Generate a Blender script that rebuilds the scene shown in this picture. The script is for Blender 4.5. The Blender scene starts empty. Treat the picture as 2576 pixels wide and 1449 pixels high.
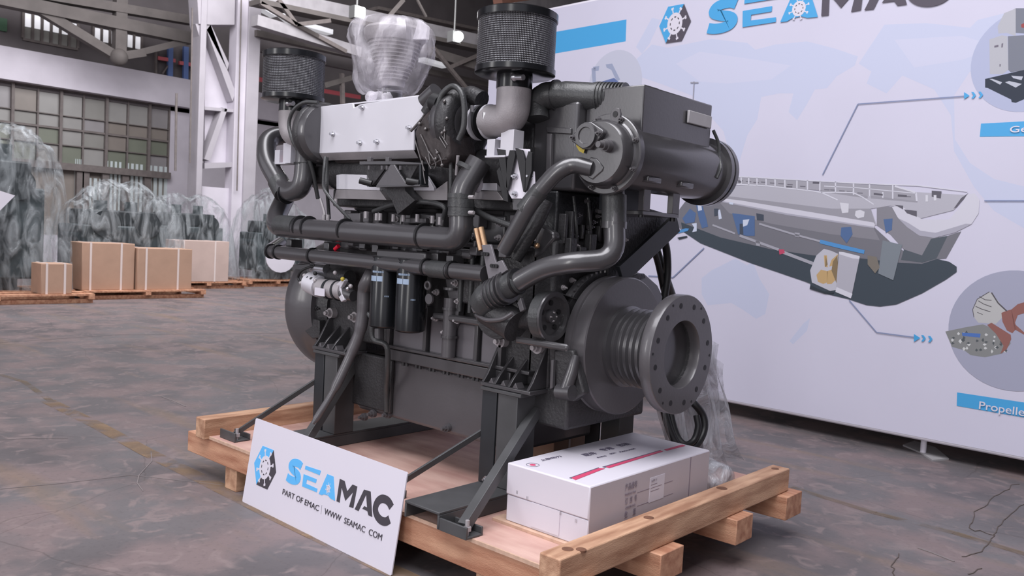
import bpy, bmesh, math, random
from mathutils import Vector, Matrix, Quaternion
random.seed(7)
PI=math.pi
S=bpy.context.scene
COL=S.collection
# ------------------------------------------------------------------ camera
F,PITCH,ROLL,YAW=2130.58,0.060705,0.053013,-0.841622
CX,CY=1288.0,724.5
cp,sp,cr,sr=math.cos(PITCH),math.sin(PITCH),math.cos(ROLL),math.sin(ROLL)
MR=Matrix(((cr,-sr,0),(sr,cr,0),(0,0,1)))@Matrix(((1,0,0),(0,-sp,-cp),(0,cp,-sp)))
Xl=Vector((-math.sin(YAW),-math.cos(YAW),0)); Yl=Vector((math.cos(YAW),-math.sin(YAW),0)); Zl=Vector((0,0,1))
WM=Matrix((Xl,Yl,Zl)).transposed()
MW=MR@WM                     # world -> camera (x right, y down, z forward)
MWT=MW.transposed()
CAM=Vector((0,0,1.5))
cam_d=bpy.data.cameras.new('camera'); cam=bpy.data.objects.new('camera',cam_d); COL.objects.link(cam)
cam_d.sensor_fit='HORIZONTAL'; cam_d.sensor_width=36.0; cam_d.lens=F/2576*36.0
cam_d.clip_start=0.05; cam_d.clip_end=200
R3=Matrix((MWT@Vector((1,0,0)),MWT@Vector((0,-1,0)),MWT@Vector((0,0,-1)))).transposed()
cam.matrix_world=Matrix.Translation(CAM)@R3.to_4x4()
cam_d.dof.use_dof=True; cam_d.dof.focus_distance=4.1; cam_d.dof.aperture_fstop=5.6
S.camera=cam
# ------------------------------------------------------------------ world and light
S.view_settings.view_transform='Standard'; S.view_settings.look='None'
S.view_settings.gamma=1.0; S.view_settings.use_curve_mapping=False
S.view_settings.exposure=-0.5
w=bpy.data.worlds.new('daylight'); S.world=w; w.use_nodes=True
bg=w.node_tree.nodes['Background']; bg.inputs[0].default_value=(0.90,0.885,0.98,1); bg.inputs[1].default_value=1.15
def area(name,loc,rot,sx,sy,power,col=(1,1,1)):
    l=bpy.data.lights.new(name,'AREA'); l.shape='RECTANGLE'; l.size=sx; l.size_y=sy; l.energy=power; l.color=col
    o=bpy.data.objects.new(name,l); COL.objects.link(o); o.location=loc; o.rotation_euler=rot; return o
area('skylight_near',(-1.5,0.0,9.0),(0,0,0),8,7,2000,(.96,.95,1))
area('skylight_far',(-13.5,8,8.6),(0,math.radians(38),0),6,12,2500,(.98,.97,1))
area('added_streak_light_1',(1.5,-7.5,3.2),(math.radians(78),0,math.radians(20)),1.6,5,260,(1,.98,.97))  # unseen tall light added to put vertical streaks on the air filters
area('added_streak_light_2',(-7.5,-7,3.6),(math.radians(76),0,math.radians(-22)),1.3,4,220,(1,.98,.98))  # second added light behind the camera, for streaks on the round parts

def P(px,py,**k):
    """world point where the sight line of a measured point meets the plane x=, y= or z="""
    d=MWT@Vector(((px-CX)/F,(py-CY)/F,1.0))
    a=list(k.keys())[0]; i='xyz'.index(a)
    t=(k[a]-CAM[i])/d[i]
    return CAM+d*t
# ------------------------------------------------------------------ materials
def s2l(c): return c/12.92 if c<=0.04045 else ((c+0.055)/1.055)**2.4
def rgb(r,g,b): return (s2l(r/255),s2l(g/255),s2l(b/255),1)
def mat(name,col,rough=.5,metal=0,var=.0,scale=8,bump=0,bscale=60,stretch=None,col2=None,emit=None,coat=0,spec=None,detail=4):
    m=bpy.data.materials.new(name); m.use_nodes=True; nt=m.node_tree; n=nt.nodes; b=n['Principled BSDF']
    b.inputs['Roughness'].default_value=rough; b.inputs['Metallic'].default_value=metal
    b.inputs['Base Color'].default_value=col
    if spec is not None: b.inputs['Specular IOR Level'].default_value=spec
    if coat: b.inputs['Coat Weight'].default_value=coat; b.inputs['Coat Roughness'].default_value=.15
    if emit: b.inputs['Emission Color'].default_value=col; b.inputs['Emission Strength'].default_value=emit
    tc=n.new('ShaderNodeTexCoord'); vec=tc.outputs['Object']
    if stretch:
        mp=n.new('ShaderNodeMapping'); mp.inputs['Scale'].default_value=stretch; nt.links.new(vec,mp.inputs[0]); vec=mp.outputs[0]
    if var or col2:
        no=n.new('ShaderNodeTexNoise'); no.inputs['Scale'].default_value=scale; no.inputs['Detail'].default_value=detail; nt.links.new(vec,no.inputs[0])
        mr=n.new('ShaderNodeMapRange'); mr.inputs[1].default_value=.35; mr.inputs[2].default_value=.65; nt.links.new(no.outputs[0],mr.inputs[0])
        mx=n.new('ShaderNodeMix'); mx.data_type='RGBA'; nt.links.new(mr.outputs[0],mx.inputs[0])
        mx.inputs[6].default_value=col
        mx.inputs[7].default_value=col2 if col2 else tuple(c*(1-var) for c in col[:3])+(1,)
        nt.links.new(mx.outputs[2],b.inputs['Base Color'])
    if bump:
        nb=n.new('ShaderNodeTexNoise'); nb.inputs['Scale'].default_value=bscale; nb.inputs['Detail'].default_value=3; nt.links.new(vec,nb.inputs[0])
        bp=n.new('ShaderNodeBump'); bp.inputs['Strength'].default_value=bump; bp.inputs['Distance'].default_value=.01; nt.links.new(nb.outputs[0],bp.inputs['Height']); nt.links.new(bp.outputs[0],b.inputs['Normal'])
    return m
M={}
M['paint']=mat('dark_grey_engine_paint',(.060,.058,.063,1),.34,.15,.15,3,.04,90,spec=.7,coat=.7)
M['paintd']=mat('cast_iron_paint',(.045,.044,.047,1),.42,.1,.25,6,.3,70)
M['paintl']=mat('smooth_grey_paint',(.092,.087,.094,1),.38,.1,.12,3,.05,60,coat=.4)
M['black']=mat('black_rubber',(.012,.012,.014,1),.45,0,.2,10)
M['gloss']=mat('gloss_black_coat',(.009,.010,.012,1),.22,.1)
M['hose']=mat('grey_hose',(.055,.057,.059,1),.36,0,.2,14,.15,120)
M['paintx']=mat('bright_lit_paint',(.17,.16,.175,1),.42,.1,.12,3,.05,60)  # lightened copy of the engine paint, brighter light put into the colour
M['rust']=mat('rusty_beam',rgb(176,128,112),.7,0,.2,3)
M['bellgrey']=mat('bell_casting',rgb(92,90,98),.5,.3,.15,8)
M['silver']=mat('aluminium_sheet',(.66,.65,.70,1),.42,.25,.06,3,.02,20)
M['cast']=mat('cast_aluminium',(.42,.395,.41,1),.5,.25,.15,8,.15,140)
M['steel']=mat('bright_steel',(.55,.55,.58,1),.25,.9)
M['shield']=mat('heat_shield_shaded_face',(.30,.28,.29,1),.4,.4,.12,4)  # darker version of the silver sheet, shade of the down-facing side in the colour
M['wrap']=mat('dark_insulation',(.045,.036,.036,1),.5,.1,.35,18,.3,40)
M['wire']=mat('steel_wire',(.16,.15,.15,1),.35,.7)
M['yellow']=mat('yellow_sticker',rgb(190,170,60),.5)
M['brass']=mat('brass_fitting',(.55,.36,.22,1),.3,.8)
M['red']=mat('red_plastic',rgb(235,30,60),.5)
M['white']=mat('white_card',rgb(212,208,218),.55,0,.03,3)
M['whiteplastic']=mat('white_plastic',rgb(232,228,238),.4)
M['signwhite']=mat('sign_board',rgb(213,209,220),.4)
M['wood']=mat('pine_wood',rgb(206,158,128),.6,0,0,2.4,.3,40,stretch=(1.2,9,9),col2=rgb(166,114,88),detail=8)
M['woody']=mat('pine_wood_across',rgb(208,168,138),.6,0,0,2.4,.3,40,stretch=(9,1.2,9),col2=rgb(160,118,92),detail=8)
M['knot']=mat('wood_knot',rgb(120,82,62),.7,0,.3,30)
M['ply']=mat('red_plywood',rgb(204,170,158),.6,0,0,2.5,.15,30,stretch=(1,4,4),col2=rgb(178,138,128),detail=8)
M['plyedge']=mat('plywood_edge',rgb(206,172,150),.7,0,.2,30)
M['card']=mat('cardboard',rgb(174,142,122),.75,0,.08,5,.08,60)
M['cardl']=mat('pale_cardboard',rgb(190,168,160),.75,0,.1,3)
M['cardside']=mat('box_side_card',rgb(190,181,187),.7,0,.05,4)
M['tape']=mat('strap_tape',rgb(214,200,196),.5)
M['blue']=mat('print_blue',rgb(70,160,214),.5)
M['bluel']=mat('sign_print_blue',rgb(92,178,236),.5)
M['dark']=mat('print_dark',rgb(78,72,84),.5)
M['darks']=mat('sign_print_dark',rgb(66,62,70),.5,0,.2,9)
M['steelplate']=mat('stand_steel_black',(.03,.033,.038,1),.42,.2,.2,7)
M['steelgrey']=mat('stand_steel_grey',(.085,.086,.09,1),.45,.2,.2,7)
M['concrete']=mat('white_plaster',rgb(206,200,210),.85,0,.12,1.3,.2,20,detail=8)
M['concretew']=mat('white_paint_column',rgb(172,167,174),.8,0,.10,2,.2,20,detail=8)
M['wallup']=mat('upper_wall_plaster',rgb(104,98,100),.9,0,.15,1.5,.1,10,detail=8)
M['roof']=mat('roof_sheet_dark',rgb(112,103,100),.8,0,.3,1.5,detail=8)
M['truss']=mat('truss_concrete',rgb(160,156,160),.8,0,.2,3)
M['plate']=mat('blank_plate',rgb(186,184,186),.5,.2,.15,6)
M['trussd']=mat('truss_steel_dusty',rgb(104,98,96),.8,0,.2,3)
M['mullion']=mat('window_steel',rgb(116,108,106),.7,0,.2,8)
M['lampglow']=mat('lamp_glow',(.95,1,.98,1),.5,emit=9)
M['skyglow']=mat('daylight_glazing',(.93,.93,.98,1),.5,emit=.55)
M['lampbody']=mat('lamp_housing',(.1,.1,.1,1),.5)
M['rackblue']=mat('rack_blue',rgb(92,116,170),.5)
M['rackred']=mat('rack_red',rgb(196,96,104),.5)
M['engback']=mat('grey_green_machine',rgb(62,72,76),.5,.1,.35,5,.3,10)
M['engbackd']=mat('dark_machine_casting',rgb(40,46,50),.5,.1,.3,5)
for i,c in enumerate(((150,148,146),(138,136,132),(128,130,120),(146,142,144),(120,124,112),(136,128,122))):
    M['pane%d'%i]=mat('dusty_pane',rgb(*c),.35,0,.1,2)
M['paneb']=mat('lit_pane',rgb(188,196,198),.35,emit=.12)
M['green']=mat('green_board',rgb(70,104,80),.6)
def floormat():
    m=bpy.data.materials.new('worn_concrete_floor'); m.use_nodes=True; nt=m.node_tree; n=nt.nodes; b=n['Principled BSDF']; L=nt.links.new
    tc=n.new('ShaderNodeTexCoord')
    def noise(sc,det=6,vec=None,dist=0):
        x=n.new('ShaderNodeTexNoise'); x.inputs['Scale'].default_value=sc; x.inputs['Detail'].default_value=det; x.inputs['Distortion'].default_value=dist
        L(vec or tc.outputs['Object'],x.inputs[0]); return x.outputs[0]
    def rng(v,a,b2,c=0,d=1):
        x=n.new('ShaderNodeMapRange'); x.inputs[1].default_value=a; x.inputs[2].default_value=b2; x.inputs[3].default_value=c; x.inputs[4].default_value=d; L(v,x.inputs[0]); return x.outputs[0]
    def mix(f,a,c):
        x=n.new('ShaderNodeMix'); x.data_type='RGBA'; L(f,x.inputs[0])
        for v,i in ((a,6),(c,7)):
            if isinstance(v,tuple): x.inputs[i].default_value=v
            else: L(v,x.inputs[i])
        return x.outputs[2]
    c=mix(rng(noise(.9,10),.38,.62),rgb(108,104,106),rgb(92,87,89))
    c=mix(rng(noise(2.4,12),.44,.62),c,rgb(122,108,108))
    c=mix(rng(noise(6,14,dist=1.5),.54,.66,0,.7),c,rgb(134,120,119))
    mp=n.new('ShaderNodeMapping'); mp.inputs['Scale'].default_value=(.35,2.5,1); mp.inputs['Rotation'].default_value=(0,0,.5); L(tc.outputs['Object'],mp.inputs[0])
    c=mix(rng(noise(1.2,6,mp.outputs[0]),.56,.7,0,.55),c,rgb(130,110,94))
    c=mix(rng(noise(40,4),.55,.8,0,.35),c,rgb(66,61,63))
    L(c,b.inputs['Base Color']); b.inputs['Roughness'].default_value=.55; b.inputs['Specular IOR Level'].default_value=.35
    v=n.new('ShaderNodeTexVoronoi'); v.feature='DISTANCE_TO_EDGE'; v.inputs['Scale'].default_value=.8
    wv=n.new('ShaderNodeMix'); wv.data_type='RGBA'; wv.inputs[0].default_value=.12; L(tc.outputs['Object'],wv.inputs[6])
    nz=n.new('ShaderNodeTexNoise'); nz.inputs['Scale'].default_value=2.5; nz.inputs['Detail'].default_value=6; L(tc.outputs['Object'],nz.inputs[0]); L(nz.outputs[1],wv.inputs[7]); L(wv.outputs[2],v.inputs[0])
    ck=rng(v.outputs[0],0,.004,.35,0)
    c2=mix(ck,c,rgb(60,52,50)); L(c2,b.inputs['Base Color'])
    bp=n.new('ShaderNodeBump'); bp.inputs['Strength'].default_value=.25; bp.inputs['Distance'].default_value=.01; L(noise(12,8),bp.inputs['Height']); L(bp.outputs[0],b.inputs['Normal'])
    return m
M['floor']=floormat()
def meshmat(R):
    """expanded-metal mesh: crossed diagonal strands around the z axis"""
    m=bpy.data.materials.new('black_perforated_mesh'); m.use_nodes=True; nt=m.node_tree; n=nt.nodes; b=n['Principled BSDF']; L=nt.links.new
    tc=n.new('ShaderNodeTexCoord'); sx=n.new('ShaderNodeSeparateXYZ'); L(tc.outputs['Object'],sx.inputs[0])
    def mth(op,a,c=None):
        x=n.new('ShaderNodeMath'); x.operation=op
        for i,v in enumerate((a,c)):
            if v is None: continue
            if isinstance(v,(int,float)): x.inputs[i].default_value=v
            else: L(v,x.inputs[i])
        return x.outputs[0]
    u=mth('MULTIPLY',mth('ARCTAN2',sx.outputs[1],sx.outputs[0]),76.0)
    v=mth('MULTIPLY',sx.outputs[2],340.0)
    h=mth('MULTIPLY',mth('SINE',mth('ADD',u,v)),mth('SINE',mth('SUBTRACT',u,v)))
    mr=n.new('ShaderNodeMapRange'); mr.inputs[1].default_value=-.2; mr.inputs[2].default_value=.5; L(h,mr.inputs[0])
    mx=n.new('ShaderNodeMix'); mx.data_type='RGBA'; L(mr.outputs[0],mx.inputs[0]); mx.inputs[6].default_value=(.12,.12,.13,1); mx.inputs[7].default_value=(.012,.012,.014,1)
    L(mx.outputs[2],b.inputs['Base Color']); b.inputs['Roughness'].default_value=.24; b.inputs['Metallic'].default_value=.55
    bp=n.new('ShaderNodeBump'); bp.inputs['Strength'].default_value=.6; bp.inputs['Distance'].default_value=.004; bp.invert=True; L(h,bp.inputs['Height']); L(bp.outputs[0],b.inputs['Normal'])
    return m
M['mesh']=meshmat(.18)
def plastic(name,col,alpha0,alpha1,rough=.12,bs=5,bstr=.8):
    """clear wrinkled polythene: mostly see-through, milky where the film creases"""
    m=bpy.data.materials.new(name); m.use_nodes=True; nt=m.node_tree; n=nt.nodes; b=n['Principled BSDF']; L=nt.links.new
    b.inputs['Base Color'].default_value=col; b.inputs['Roughness'].default_value=rough; b.inputs['Specular IOR Level'].default_value=.8
    tc=n.new('ShaderNodeTexCoord'); mp=n.new('ShaderNodeMapping'); mp.inputs['Scale'].default_value=(1,1,.35); L(tc.outputs['Object'],mp.inputs[0])
    no=n.new('ShaderNodeTexNoise'); no.inputs['Scale'].default_value=bs; no.inputs['Detail'].default_value=6; no.inputs['Distortion'].default_value=1.5; L(mp.outputs[0],no.inputs[0])
    mr=n.new('ShaderNodeMapRange'); mr.inputs[1].default_value=.4; mr.inputs[2].default_value=.7; mr.inputs[3].default_value=alpha0; mr.inputs[4].default_value=alpha1; L(no.outputs[0],mr.inputs[0]); L(mr.outputs[0],b.inputs['Alpha'])
    bp=n.new('ShaderNodeBump'); bp.inputs['Strength'].default_value=bstr; bp.inputs['Distance'].default_value=.06; L(no.outputs[0],bp.inputs['Height']); L(bp.outputs[0],b.inputs['Normal'])
    return m
M['poly']=plastic('clear_polythene',rgb(168,174,178),.04,.62,.10,4.5,1.0)
M['film']=plastic('dull_clear_film',rgb(186,188,196),.30,.85,.22,10,.7)
M['bag']=plastic('milky_polythene_bag',rgb(234,230,238),.10,.55,.3,5,.3)
# ------------------------------------------------------------------ mesh builder
def V(*a): return Vector(a)
def frame(d):
    d=d.normalized(); a=V(0,0,1) if abs(d.z)<.9 else V(1,0,0)
    u=d.cross(a).normalized(); return u,d.cross(u).normalized()
def fillet(pts,rad,n=7):
    """round the corners of a polyline"""
    pts=[Vector(p) for p in pts]; out=[pts[0]]
    for i in range(1,len(pts)-1):
        a,b,c=pts[i-1],pts[i],pts[i+1]; r=rad[i] if isinstance(rad,(list,tuple)) else rad
        d1=(a-b); d2=(c-b); r_=min(r,d1.length*.48,d2.length*.48)
        p0=b+d1.normalized()*r_; p1=b+d2.normalized()*r_
        for k in range(n+1):
            t=k/n; out.append(p0*(1-t)**2+b*2*t*(1-t)+p1*t*t)
    out.append(pts[-1]); return out
def smooth(pts,n=6):
    pts=[Vector(p) for p in pts]; q=[pts[0]*2-pts[1]]+pts+[pts[-1]*2-pts[-2]]; out=[]
    for i in range(1,len(q)-2):
        a,b,c,d=q[i-1:i+3]
        for k in range(n):
            t=k/n; out.append(.5*((2*b)+(c-a)*t+(2*a-5*b+4*c-d)*t*t+(3*b-a-3*c+d)*t**3))
    out.append(pts[-1]); return out
SPLIT={'strap','block_rib','caption_bar','map_print','map_detail','packing_strip','red_stripe','stripe_shadow_line','ruled_line','label_line','staple','ship_machinery','ship_machinery_light','ship_machinery_shade','ship_winch','ship_rail_dark','ship_railing','propeller_blade_spot','propeller_blade_fleck','ship_deck_gear','ship_strut','ship_seal_ring','ship_propeller','ship_propeller_blade','chevron','gear_picture','generator_picture','generator_picture_side','generator_picture_detail','generator_picture_mark','propeller_hub','ship_deck_shade','ship_side','shelf_bolt','door_post','ship_fender_tube','ship_fender_shade','ship_rudder_edge','ship_keel_shadow','head_bracket'}
class MB:
    def __init__(s): s.v=[]; s.f=[]
    def add(s,vs,fs):
        o=len(s.v); s.v+= [Vector(v) for v in vs]; s.f+=[tuple(i+o for i in f) for f in fs]; return s
    def bx(s,x0,x1,y0,y1,z0,z1):
        return s.add([(x,y,z) for x in (x0,x1) for y in (y0,y1) for z in (z0,z1)],[(0,1,3,2),(4,6,7,5),(0,4,5,1),(2,3,7,6),(0,2,6,4),(1,5,7,3)])
    def bar(s,p0,p1,w,h,up=(0,0,1)):
        p0,p1=Vector(p0),Vector(p1); d=(p1-p0).normalized(); r=d.cross(Vector(up)).normalized(); u=r.cross(d)
        vs=[p+r*a*w/2+u*b*h/2 for p in (p0,p1) for a in (-1,1) for b in (-1,1)]
        return s.add(vs,[(0,1,3,2),(4,6,7,5),(0,4,5,1),(2,3,7,6),(0,2,6,4),(1,5,7,3)])
    def tube(s,pts,r,n=14,cap=True):
        pts=[Vector(p) for p in pts]; N=len(pts); rs=list(r) if isinstance(r,(list,tuple)) else [r]*N
        if len(rs)!=N: rs=[rs[0]+(rs[-1]-rs[0])*i/(N-1) if len(rs)==2 else rs[min(len(rs)-1,int(i/(N-1)*(len(rs)-1)))] for i in range(N)]
        vs=[];u=None
        for i,p in enumerate(pts):
            d=(pts[min(i+1,N-1)]-pts[max(i-1,0)]).normalized()
            if u is None: u,w_=frame(d)
            u=(u-d*u.dot(d)).normalized(); w_=d.cross(u)
            vs+=[p+(u*math.cos(2*PI*k/n)+w_*math.sin(2*PI*k/n))*rs[i] for k in range(n)]
        fs=[(i*n+k,i*n+(k+1)%n,(i+1)*n+(k+1)%n,(i+1)*n+k) for i in range(N-1) for k in range(n)]
        if cap: fs+=[tuple(range(n))[::-1],tuple((N-1)*n+k for k in range(n))]
        return s.add(vs,fs)
    def cyl(s,p0,p1,r,r1=None,n=24,cap=True): return s.tube([p0,p1],[r,r if r1 is None else r1],n,cap)
    def lathe(s,o,ax,prof,n=36,close=False):
        """prof: (distance along axis, radius)"""
        o=Vector(o); ax=Vector(ax).normalized(); u,w_=frame(ax); vs=[]
        for h,r in prof: vs+=[o+ax*h+(u*math.cos(2*PI*k/n)+w_*math.sin(2*PI*k/n))*max(r,1e-4) for k in range(n)]
        m=len(prof); fs=[(i*n+k,i*n+(k+1)%n,(i+1)*n+(k+1)%n,(i+1)*n+k) for i in range(m-1) for k in range(n)]
        if close: fs+=[((m-1)*n+k,(m-1)*n+(k+1)%n,(k+1)%n,k) for k in range(n)]
        else: fs+=[tuple(range(n))[::-1],tuple((m-1)*n+k for k in range(n))]
        return s.add(vs,fs)
    def torus(s,c,ax,R,r,n=32,m=8):
        return s.lathe(c,ax,[(r*math.sin(2*PI*k/m),R+r*math.cos(2*PI*k/m)) for k in range(m)],n,True)
    def prism(s,pts,vec):
        pts=[Vector(p) for p in pts]; vec=Vector(vec); n=len(pts)
        return s.add(pts+[p+vec for p in pts],[tuple(range(n)),tuple(n+i for i in range(n))[::-1]]+[(i,i+n,(i+1)%n+n,(i+1)%n) for i in range(n)])
    def ball(s,c,r,sc=(1,1,1),n=16,m=10):
        c=Vector(c); vs=[c+V(0,0,-r*sc[2])]
        for i in range(1,m):
            a=-PI/2+PI*i/m; vs+=[c+V(r*sc[0]*math.cos(a)*math.cos(2*PI*k/n),r*sc[1]*math.cos(a)*math.sin(2*PI*k/n),r*sc[2]*math.sin(a)) for k in range(n)]
        vs.append(c+V(0,0,r*sc[2])); e=len(vs)-1
        fs=[(0,1+(k+1)%n,1+k) for k in range(n)]+[(e,1+(m-2)*n+k,1+(m-2)*n+(k+1)%n) for k in range(n)]
        fs+=[(1+i*n+k,1+i*n+(k+1)%n,1+(i+1)*n+(k+1)%n,1+(i+1)*n+k) for i in range(m-2) for k in range(n)]
        return s.add(vs,fs)
    def bolt(s,c,ax,r=.012,h=.014):
        c=Vector(c); ax=Vector(ax).normalized()
        s.cyl(c,c+ax*h*.35,r*1.35,n=10); s.cyl(c+ax*h*.35,c+ax*h,r,n=6); return s.cyl(c+ax*h,c+ax*h*1.7,r*.5,n=6)
    def build(s,name,m,parent=None,bevel=0,angle=38,origin=None,sub=0):
        if name in SPLIT:
            par=list(range(len(s.v)))
            def fd(i):
                while par[i]!=i: par[i]=par[par[i]]; i=par[i]
                return i
            for f in s.f:
                for i in f[1:]: par[fd(i)]=fd(f[0])
            gr={}
            for f in s.f: gr.setdefault(fd(f[0]),[]).append(f)
            if len(gr)>1:
                o=None
                for fs in gr.values():
                    ids=sorted({i for f in fs for i in f}); mp={j:k for k,j in enumerate(ids)}
                    b=MB(); b.v=[s.v[i] for i in ids]; b.f=[tuple(mp[i] for i in f) for f in fs]; o=b._build(name,m,parent,bevel,angle,origin)
                return o
        return s._build(name,m,parent,bevel,angle,origin)
    def _build(s,name,m,parent=None,bevel=0,angle=38,origin=None):
        root=parent
        while root is not None and root.parent is not None: root=root.parent
        base=Vector(root.location) if root is not None else V(0,0,0)
        org=Vector(origin) if origin is not None else base
        me=bpy.data.meshes.new(name); me.from_pydata([tuple(v-org) for v in s.v],[],s.f)
        bm=bmesh.new(); bm.from_mesh(me); bmesh.ops.recalc_face_normals(bm,faces=bm.faces); bm.to_mesh(me); bm.free()
        me.polygons.foreach_set('use_smooth',[True]*len(me.polygons)); me.set_sharp_from_angle(angle=math.radians(angle))
        me.materials.append(M[m] if isinstance(m,str) else m)
        o=bpy.data.objects.new(name,me); COL.objects.link(o)
        if parent is not None:
            o.parent=parent
            o.location=org-base if parent is root else (org-base-Vector(parent.location))
        elif origin is not None: o.location=org
        if bevel:
            b=o.modifiers.new('bevel','BEVEL'); b.width=bevel; b.segments=2; b.limit_method='ANGLE'; b.angle_limit=math.radians(40)
        return o
def tag(o,label=None,cat=None,group=None,kind=None):
    for k,v in (('label',label),('category',cat),('group',group),('kind',kind)):
        if v: o[k]=v
    return o
def thing(name,label,cat,loc,group=None):
    o=bpy.data.objects.new(name,None); COL.objects.link(o); o.location=loc; o.empty_display_size=.1
    return tag(o,label,cat,group)
def struct(o): o['kind']='structure'; return o
def grp(name,loc):   # empty of the setting
    o=bpy.data.objects.new(name,None); COL.objects.link(o); o.location=loc; o['kind']='structure'; return o
def text_mesh(txt,size,bold=0,extr=.0006,spacing=1.0):
    c=bpy.data.curves.new('lettering','FONT'); c.body=txt; c.size=size; c.extrude=extr; c.offset=bold; c.align_x='LEFT'; c.align_y='BOTTOM_BASELINE'; c.space_character=spacing
    o=bpy.data.objects.new('tmp',c); COL.objects.link(o); dg=bpy.context.evaluated_depsgraph_get(); dg.update()
    me=bpy.data.meshes.new_from_object(o.evaluated_get(dg)); bpy.data.objects.remove(o); return me
def lettering(name,txt,org,u,v,width,height,m,parent,bold=0):
    """real lettering laid on a surface: org = lower left, u/v = writing directions, fitted to width and height"""
    me=text_mesh(txt,1.0,bold); xs=[q.co.x for q in me.vertices]; ys=[q.co.y for q in me.vertices]
    x0,x1,y0,y1=min(xs),max(xs),min(ys),max(ys); u=Vector(u).normalized(); v=Vector(v).normalized(); nrm=u.cross(v)
    mb=MB(); mb.v=[Vector(org)+u*((q.co.x-x0)/(x1-x0)*width)+v*((q.co.y-y0)/(y1-y0)*height)+nrm*(q.co.z+.0016) for q in me.vertices]
    mb.f=[tuple(p.vertices) for p in me.polygons]
    bpy.data.meshes.remove(me); return mb.build(name,m,parent)
# ================================================================== THE HALL
XW=-24.0
struct(MB().bx(XW,8,-9,26,-.12,0).build('floor','floor'))
struct(MB().bx(XW-.3,XW,-9,26,4.6,12).build('wall_left','wallup'))
def Y(px,py,x=XW): return P(px,py,x=x).y
def Zz(px,py,x=XW): return P(px,py,x=x).z
zt=4.72; zb=2.75
# lower wall, pier and white lintel beam
wl=grp('wall_lower',(XW,6,0))
yR=Y(427,265); yP=Y(500,300)
MB().bx(XW-.3,XW,yR,26,0,4.75).build('plaster_pier','concrete',wl)
MB().bx(XW-.3,XW,-9,yR,0,.9).build('plinth','concrete',wl)
MB().bx(XW-.3,XW-.12,-9,yR,.9,4.75).build('back_wall','wallup',wl)
struct(MB().bx(XW-.2,XW+.35,-9,26,zt,5.52).build('trim_1','concrete'))
# window band: single panes set in steel bars
win=grp('window_1',(XW,6,zt))
cols=[Y(px,300) for px in (-170,-105,-35,30,95,152,210,267,322,375,426)]
rows=[zt,4.05,3.72,3.28,zb]
ci=0
for j in range(4):
    for i in range(len(cols)-1):
        k=random.choice((0,1,3,3,0,5,1)) if j<2 else random.choice((0,1,3,2,4,5))
        if (i,j) in ((4,2),(8,2),(8,3),(5,3)): k=4
        if (i,j) in ((8,1),(7,1),(9,1)): k=5
        MB().bx(XW-.06,XW-.04,cols[i]+.03,cols[i+1]-.03,rows[j+1]+.02,rows[j]-.02).build('pane','pane%d'%k,win)
mb=MB()
for i,c in enumerate(cols): mb.bx(XW-.08,XW+.02+(.05 if i%2 else 0),c-(.035 if i%2 else .02),c+(.035 if i%2 else .02),zb,zt)
for j,r in enumerate(rows): mb.bx(XW-.08,XW+.03,cols[0],cols[-1],r-(.04 if j in (0,2,4) else .012),r+.012)
mb.bx(XW-.05,XW+.2,cols[0],cols[-1],zb-.12,zb+.06)
mb.build('window_frame','mullion',win)
# row of bright doors and posts under the band
drs=grp('door_1',(XW,8,0))
for a,b,t in ((188,206,400),(206,262,448),(264,308,406),(316,362,412),(372,425,418)):
    ya,yb=Y(a,450),Y(b,450); z1=Zz((a+b)/2,t)
    n=4
    for q in range(n): MB().bx(XW-.05,XW-.02,ya+(yb-ya)*q/n+.03,ya+(yb-ya)*(q+1)/n-.03,.9,z1).build('door_pane','paneb',drs)
mb=MB()
for px in (198,212,262,312,368): mb.bx(XW-.02,XW+.12,Y(px,450)-.09,Y(px,450)+.09,0,zb)
mb.build('door_post','mullion',drs)
MB().bx(XW-.1,XW-.06,cols[0],cols[-1],.9,zb).build('door_infill','pane5',drs)
# clerestory windows high up
for nm,(a,b,t0,b0) in (('window_2',(57,195,27,88)),('window_3',(233,355,64,100))):
    wn=grp(nm,(XW,8,6)); ya,yb=Y(a,t0),Y(b,t0+25); za,zc=Zz(a,t0),Zz(a,b0+8)
    n=6
    for q in range(n):
        y0,y1=ya+(yb-ya)*q/n,ya+(yb-ya)*(q+1)/n
        MB().bx(XW,XW+.03,y0+.03,y1-.03,za-.38,za-.05).build('pane','skyglow',wn)
        MB().bx(XW,XW+.03,y0+.03,y1-.03,zc,za-.4).build('pane','pane1',wn)
    mb=MB()
    for q in range(n+1): mb.bx(XW,XW+.08,ya+(yb-ya)*q/n-.03,ya+(yb-ya)*q/n+.03,zc,za)
    mb.bx(XW,XW+.08,ya,yb,zc-.06,zc).bx(XW,XW+.08,ya,yb,za,za+.06).build('window_frame','mullion',wn)
# roof and its members
struct(MB().bx(XW-.3,8,-9,26,11.6,11.8).build('ceiling','roof'))
struct(MB().bx(XW-.3,8,26,26.3,0,11.8).build('wall_far','wallup'))
struct(MB().bx(8,8.3,-2,26.3,0,11.8).build('light_blocker_right','wallup'))  # unseen wall added to cut the light reaching the engine's right faces
tr=grp('trim_2',(-22,10,7))
def rod(name,a,b,w,h,m,parent,x=-22.3):
    p,q=P(*a,x=x),P(*b,x=x); return MB().bar(p,q,w,h).build(name,m,parent)
rod('lower_chord',(-60,-14),(480,98),.34,.3,'trussd',tr)
rod('roof_purlin',(-60,-40),(480,52),.3,.22,'trussd',tr)
rod('diagonal',(62,2),(292,142),.22,.22,'trussd',tr)
rod('hanger',(303,-10),(299,138),.25,.28,'trussd',tr)
rod('diagonal',(318,140),(482,100),.2,.16,'trussd',tr)
rod('diagonal',(360,133),(300,142),.3,.2,'trussd',tr)
MB().ball(P(299,144,x=-22.2),.22).build('node_plate','trussd',tr)
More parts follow.
